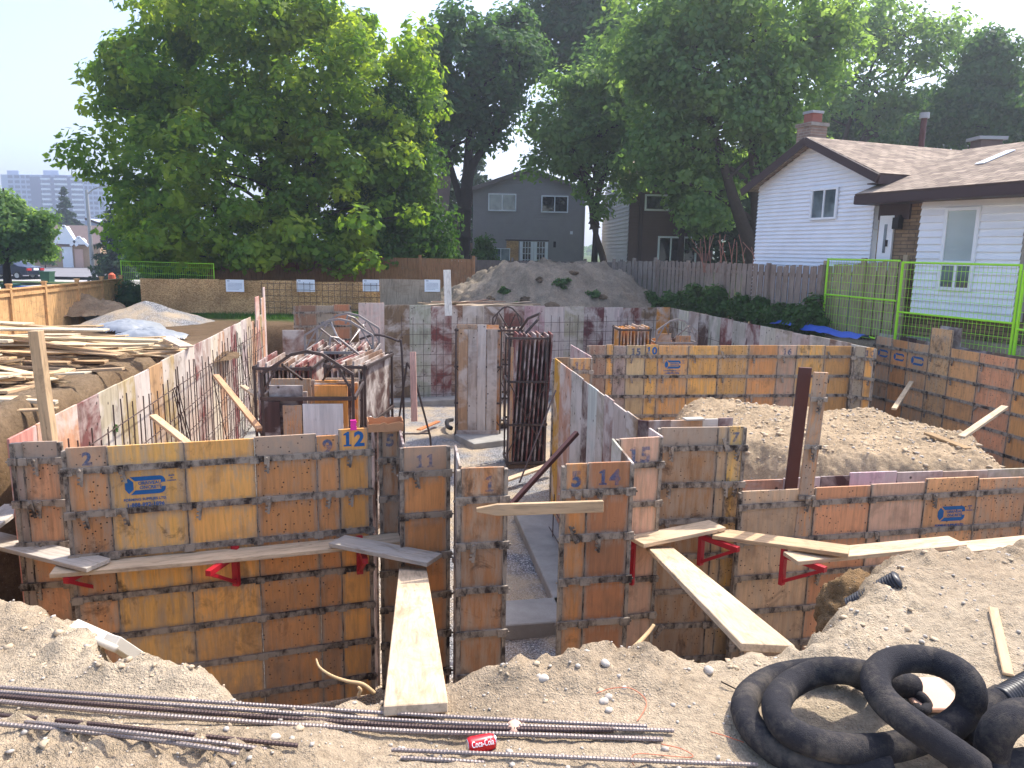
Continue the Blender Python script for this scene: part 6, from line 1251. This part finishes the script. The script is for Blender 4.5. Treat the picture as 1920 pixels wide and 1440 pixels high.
_me=BIGM.data; _bv=BVHTree.FromPolygons([v.co+BIGM.location for v in _me.vertices],[tuple(p.vertices) for p in _me.polygons])
def on_mound(px,py): return _bv.ray_cast(Vector((0,0,EYE)),ray(px,py).normalized())[0]
for px,py,lb in ((948,544,'clump of sod and weeds on the mound, left of the bigger clump'),(1060,532,'biggest green sod clump high on the big earth mound'),(1112,552,'small weedy sod clump on the right slope of the mound'),(968,572,'low sod clump at the foot of the mound')):
    c=on_mound(px,py)
    if c is None: print('no mound',px,py); continue
    rr=.26 if 'biggest' in lb else .13; tree(lb,(c.x,c.y,c.z-.05),[(c.x,c.y,c.z,rr*1.5,rr,rr*.7)],12,50,.05,'dark_leaves',.01,None,'bark',.12,60+px,3,.2,name='sod_clump',cat='weeds',group='sod clumps on the mound',hollow=.2)
k_=0
for px,py in ((1012,525),(985,562),(1130,556),(920,562),(1035,574),(1075,512)):
    c=on_mound(px,py)
    if c is not None:
        k_+=1; bm=bmesh.new(); bmesh.ops.create_icosphere(bm,subdivisions=3,radius=1); rr=random.Random(px)
        for v in bm.verts: f_=1+.7*float(fbm(np.array([v.co.x*1.1+px]),np.array([v.co.y+v.co.z*1.3]),1.2,4)[0]); v.co=v.co*f_
        me=bpy.data.meshes.new('earth_lump'); bm.to_mesh(me); bm.free(); s_=rr.uniform(.09,.16); me.transform(Matrix.Diagonal((s_*1.4,s_,s_*.8,1))); a_=me.attributes.new('soil','FLOAT_COLOR','POINT'); a_.data.foreach_set('color',np.tile(np.array(list(np.array(S(118,102,84)[:3])*rr.uniform(.7,1.0))+[1],dtype=np.float32),len(me.vertices)))
        o=link('earth_lump',me,MT['soil'],loc=c,rot=(0,0,rr.uniform(0,6))); tag(o,'dark lump of earth stuck on the slope of the big mound','earth lump','earth lumps on the big mound')
c=P(140,740,-.1); tree('patch of weeds under the near side of the scrap lumber heap',(c.x,c.y,gz(c.x,c.y)),[(c.x,c.y,gz(c.x,c.y)+.06,.5,.3,.12)],20,60,.05,'weed_leaves',.01,None,'bark',.14,77,3,.2,name='weed_clump',cat='weeds',hollow=.2)
# far tree belt: one continuous mass on the horizon
def belt():
    r=np.random.default_rng(9); n=26000; X=r.uniform(-420,420,n); Yb_=r.uniform(300,330,n)-np.abs(X)*.05; H=6+4*(fbm(X,X*0,.02,4)+.6); Zb=-2+H*r.random(n)**.6
    o=leaves('far_trees',np.stack([X,Yb_,Zb],-1),1.1,None,'dark_leaves',up=.4,seed=5); tag(o,kind='stuff')
belt()
# grass on the verges: uncountable
def grass():
    r=np.random.default_rng(12); P_=[]
    for x0,x1,y0,y1,n,h in ((-11,-3.4,23.4,25,5200,.10),(9.0,13.5,9,19,9000,.07),(-4,2,22.8,24.6,900,.08),(8.2,9.6,16,20,1500,.12)):
        X=r.uniform(x0,x1,n); Y=r.uniform(y0,y1,n); Z,D=ground(X,Y); ok=D>.4; P_.append(np.stack([X,Y,Z,np.full(n,h)],-1)[ok])
    Q=np.concatenate(P_); n=len(Q); a=r.random(n)*6.28; hh=Q[:,3]*(.5+r.random(n)); w=.008+.008*r.random(n); dx=np.cos(a)*w;dy=np.sin(a)*w; lx_2=r.normal(0,.4,n)*hh; ly_2=r.normal(0,.4,n)*hh
    v=np.stack([np.stack([Q[:,0]-dx,Q[:,1]-dy,Q[:,2]-.01],-1),np.stack([Q[:,0]+dx,Q[:,1]+dy,Q[:,2]-.01],-1),np.stack([Q[:,0]+lx_2,Q[:,1]+ly_2,Q[:,2]+hh],-1)],1).reshape(-1,3)
    tag(link('grass',npmesh('grass',v,np.arange(3*n).reshape(-1,3)),MT['weed_leaves']),kind='stuff')
grass()
# ------------------------------------------------------------ haze
hm=bpy.data.materials.new('haze_air'); hm.use_nodes=True; ht=hm.node_tree; ht.nodes.remove(ht.nodes['Principled BSDF']); pv=ht.nodes.new('ShaderNodeVolumePrincipled'); pv.inputs['Color'].default_value=(.78,.86,1,1); pv.inputs['Density'].default_value=.0014; pv.inputs['Anisotropy'].default_value=.5; ht.links.new(pv.outputs[0],ht.nodes['Material Output'].inputs['Volume'])
m=MB(); m.box((-1000,-40,-8),(1000,1600,75)); tag(m.build('haze',hm),kind='stuff')
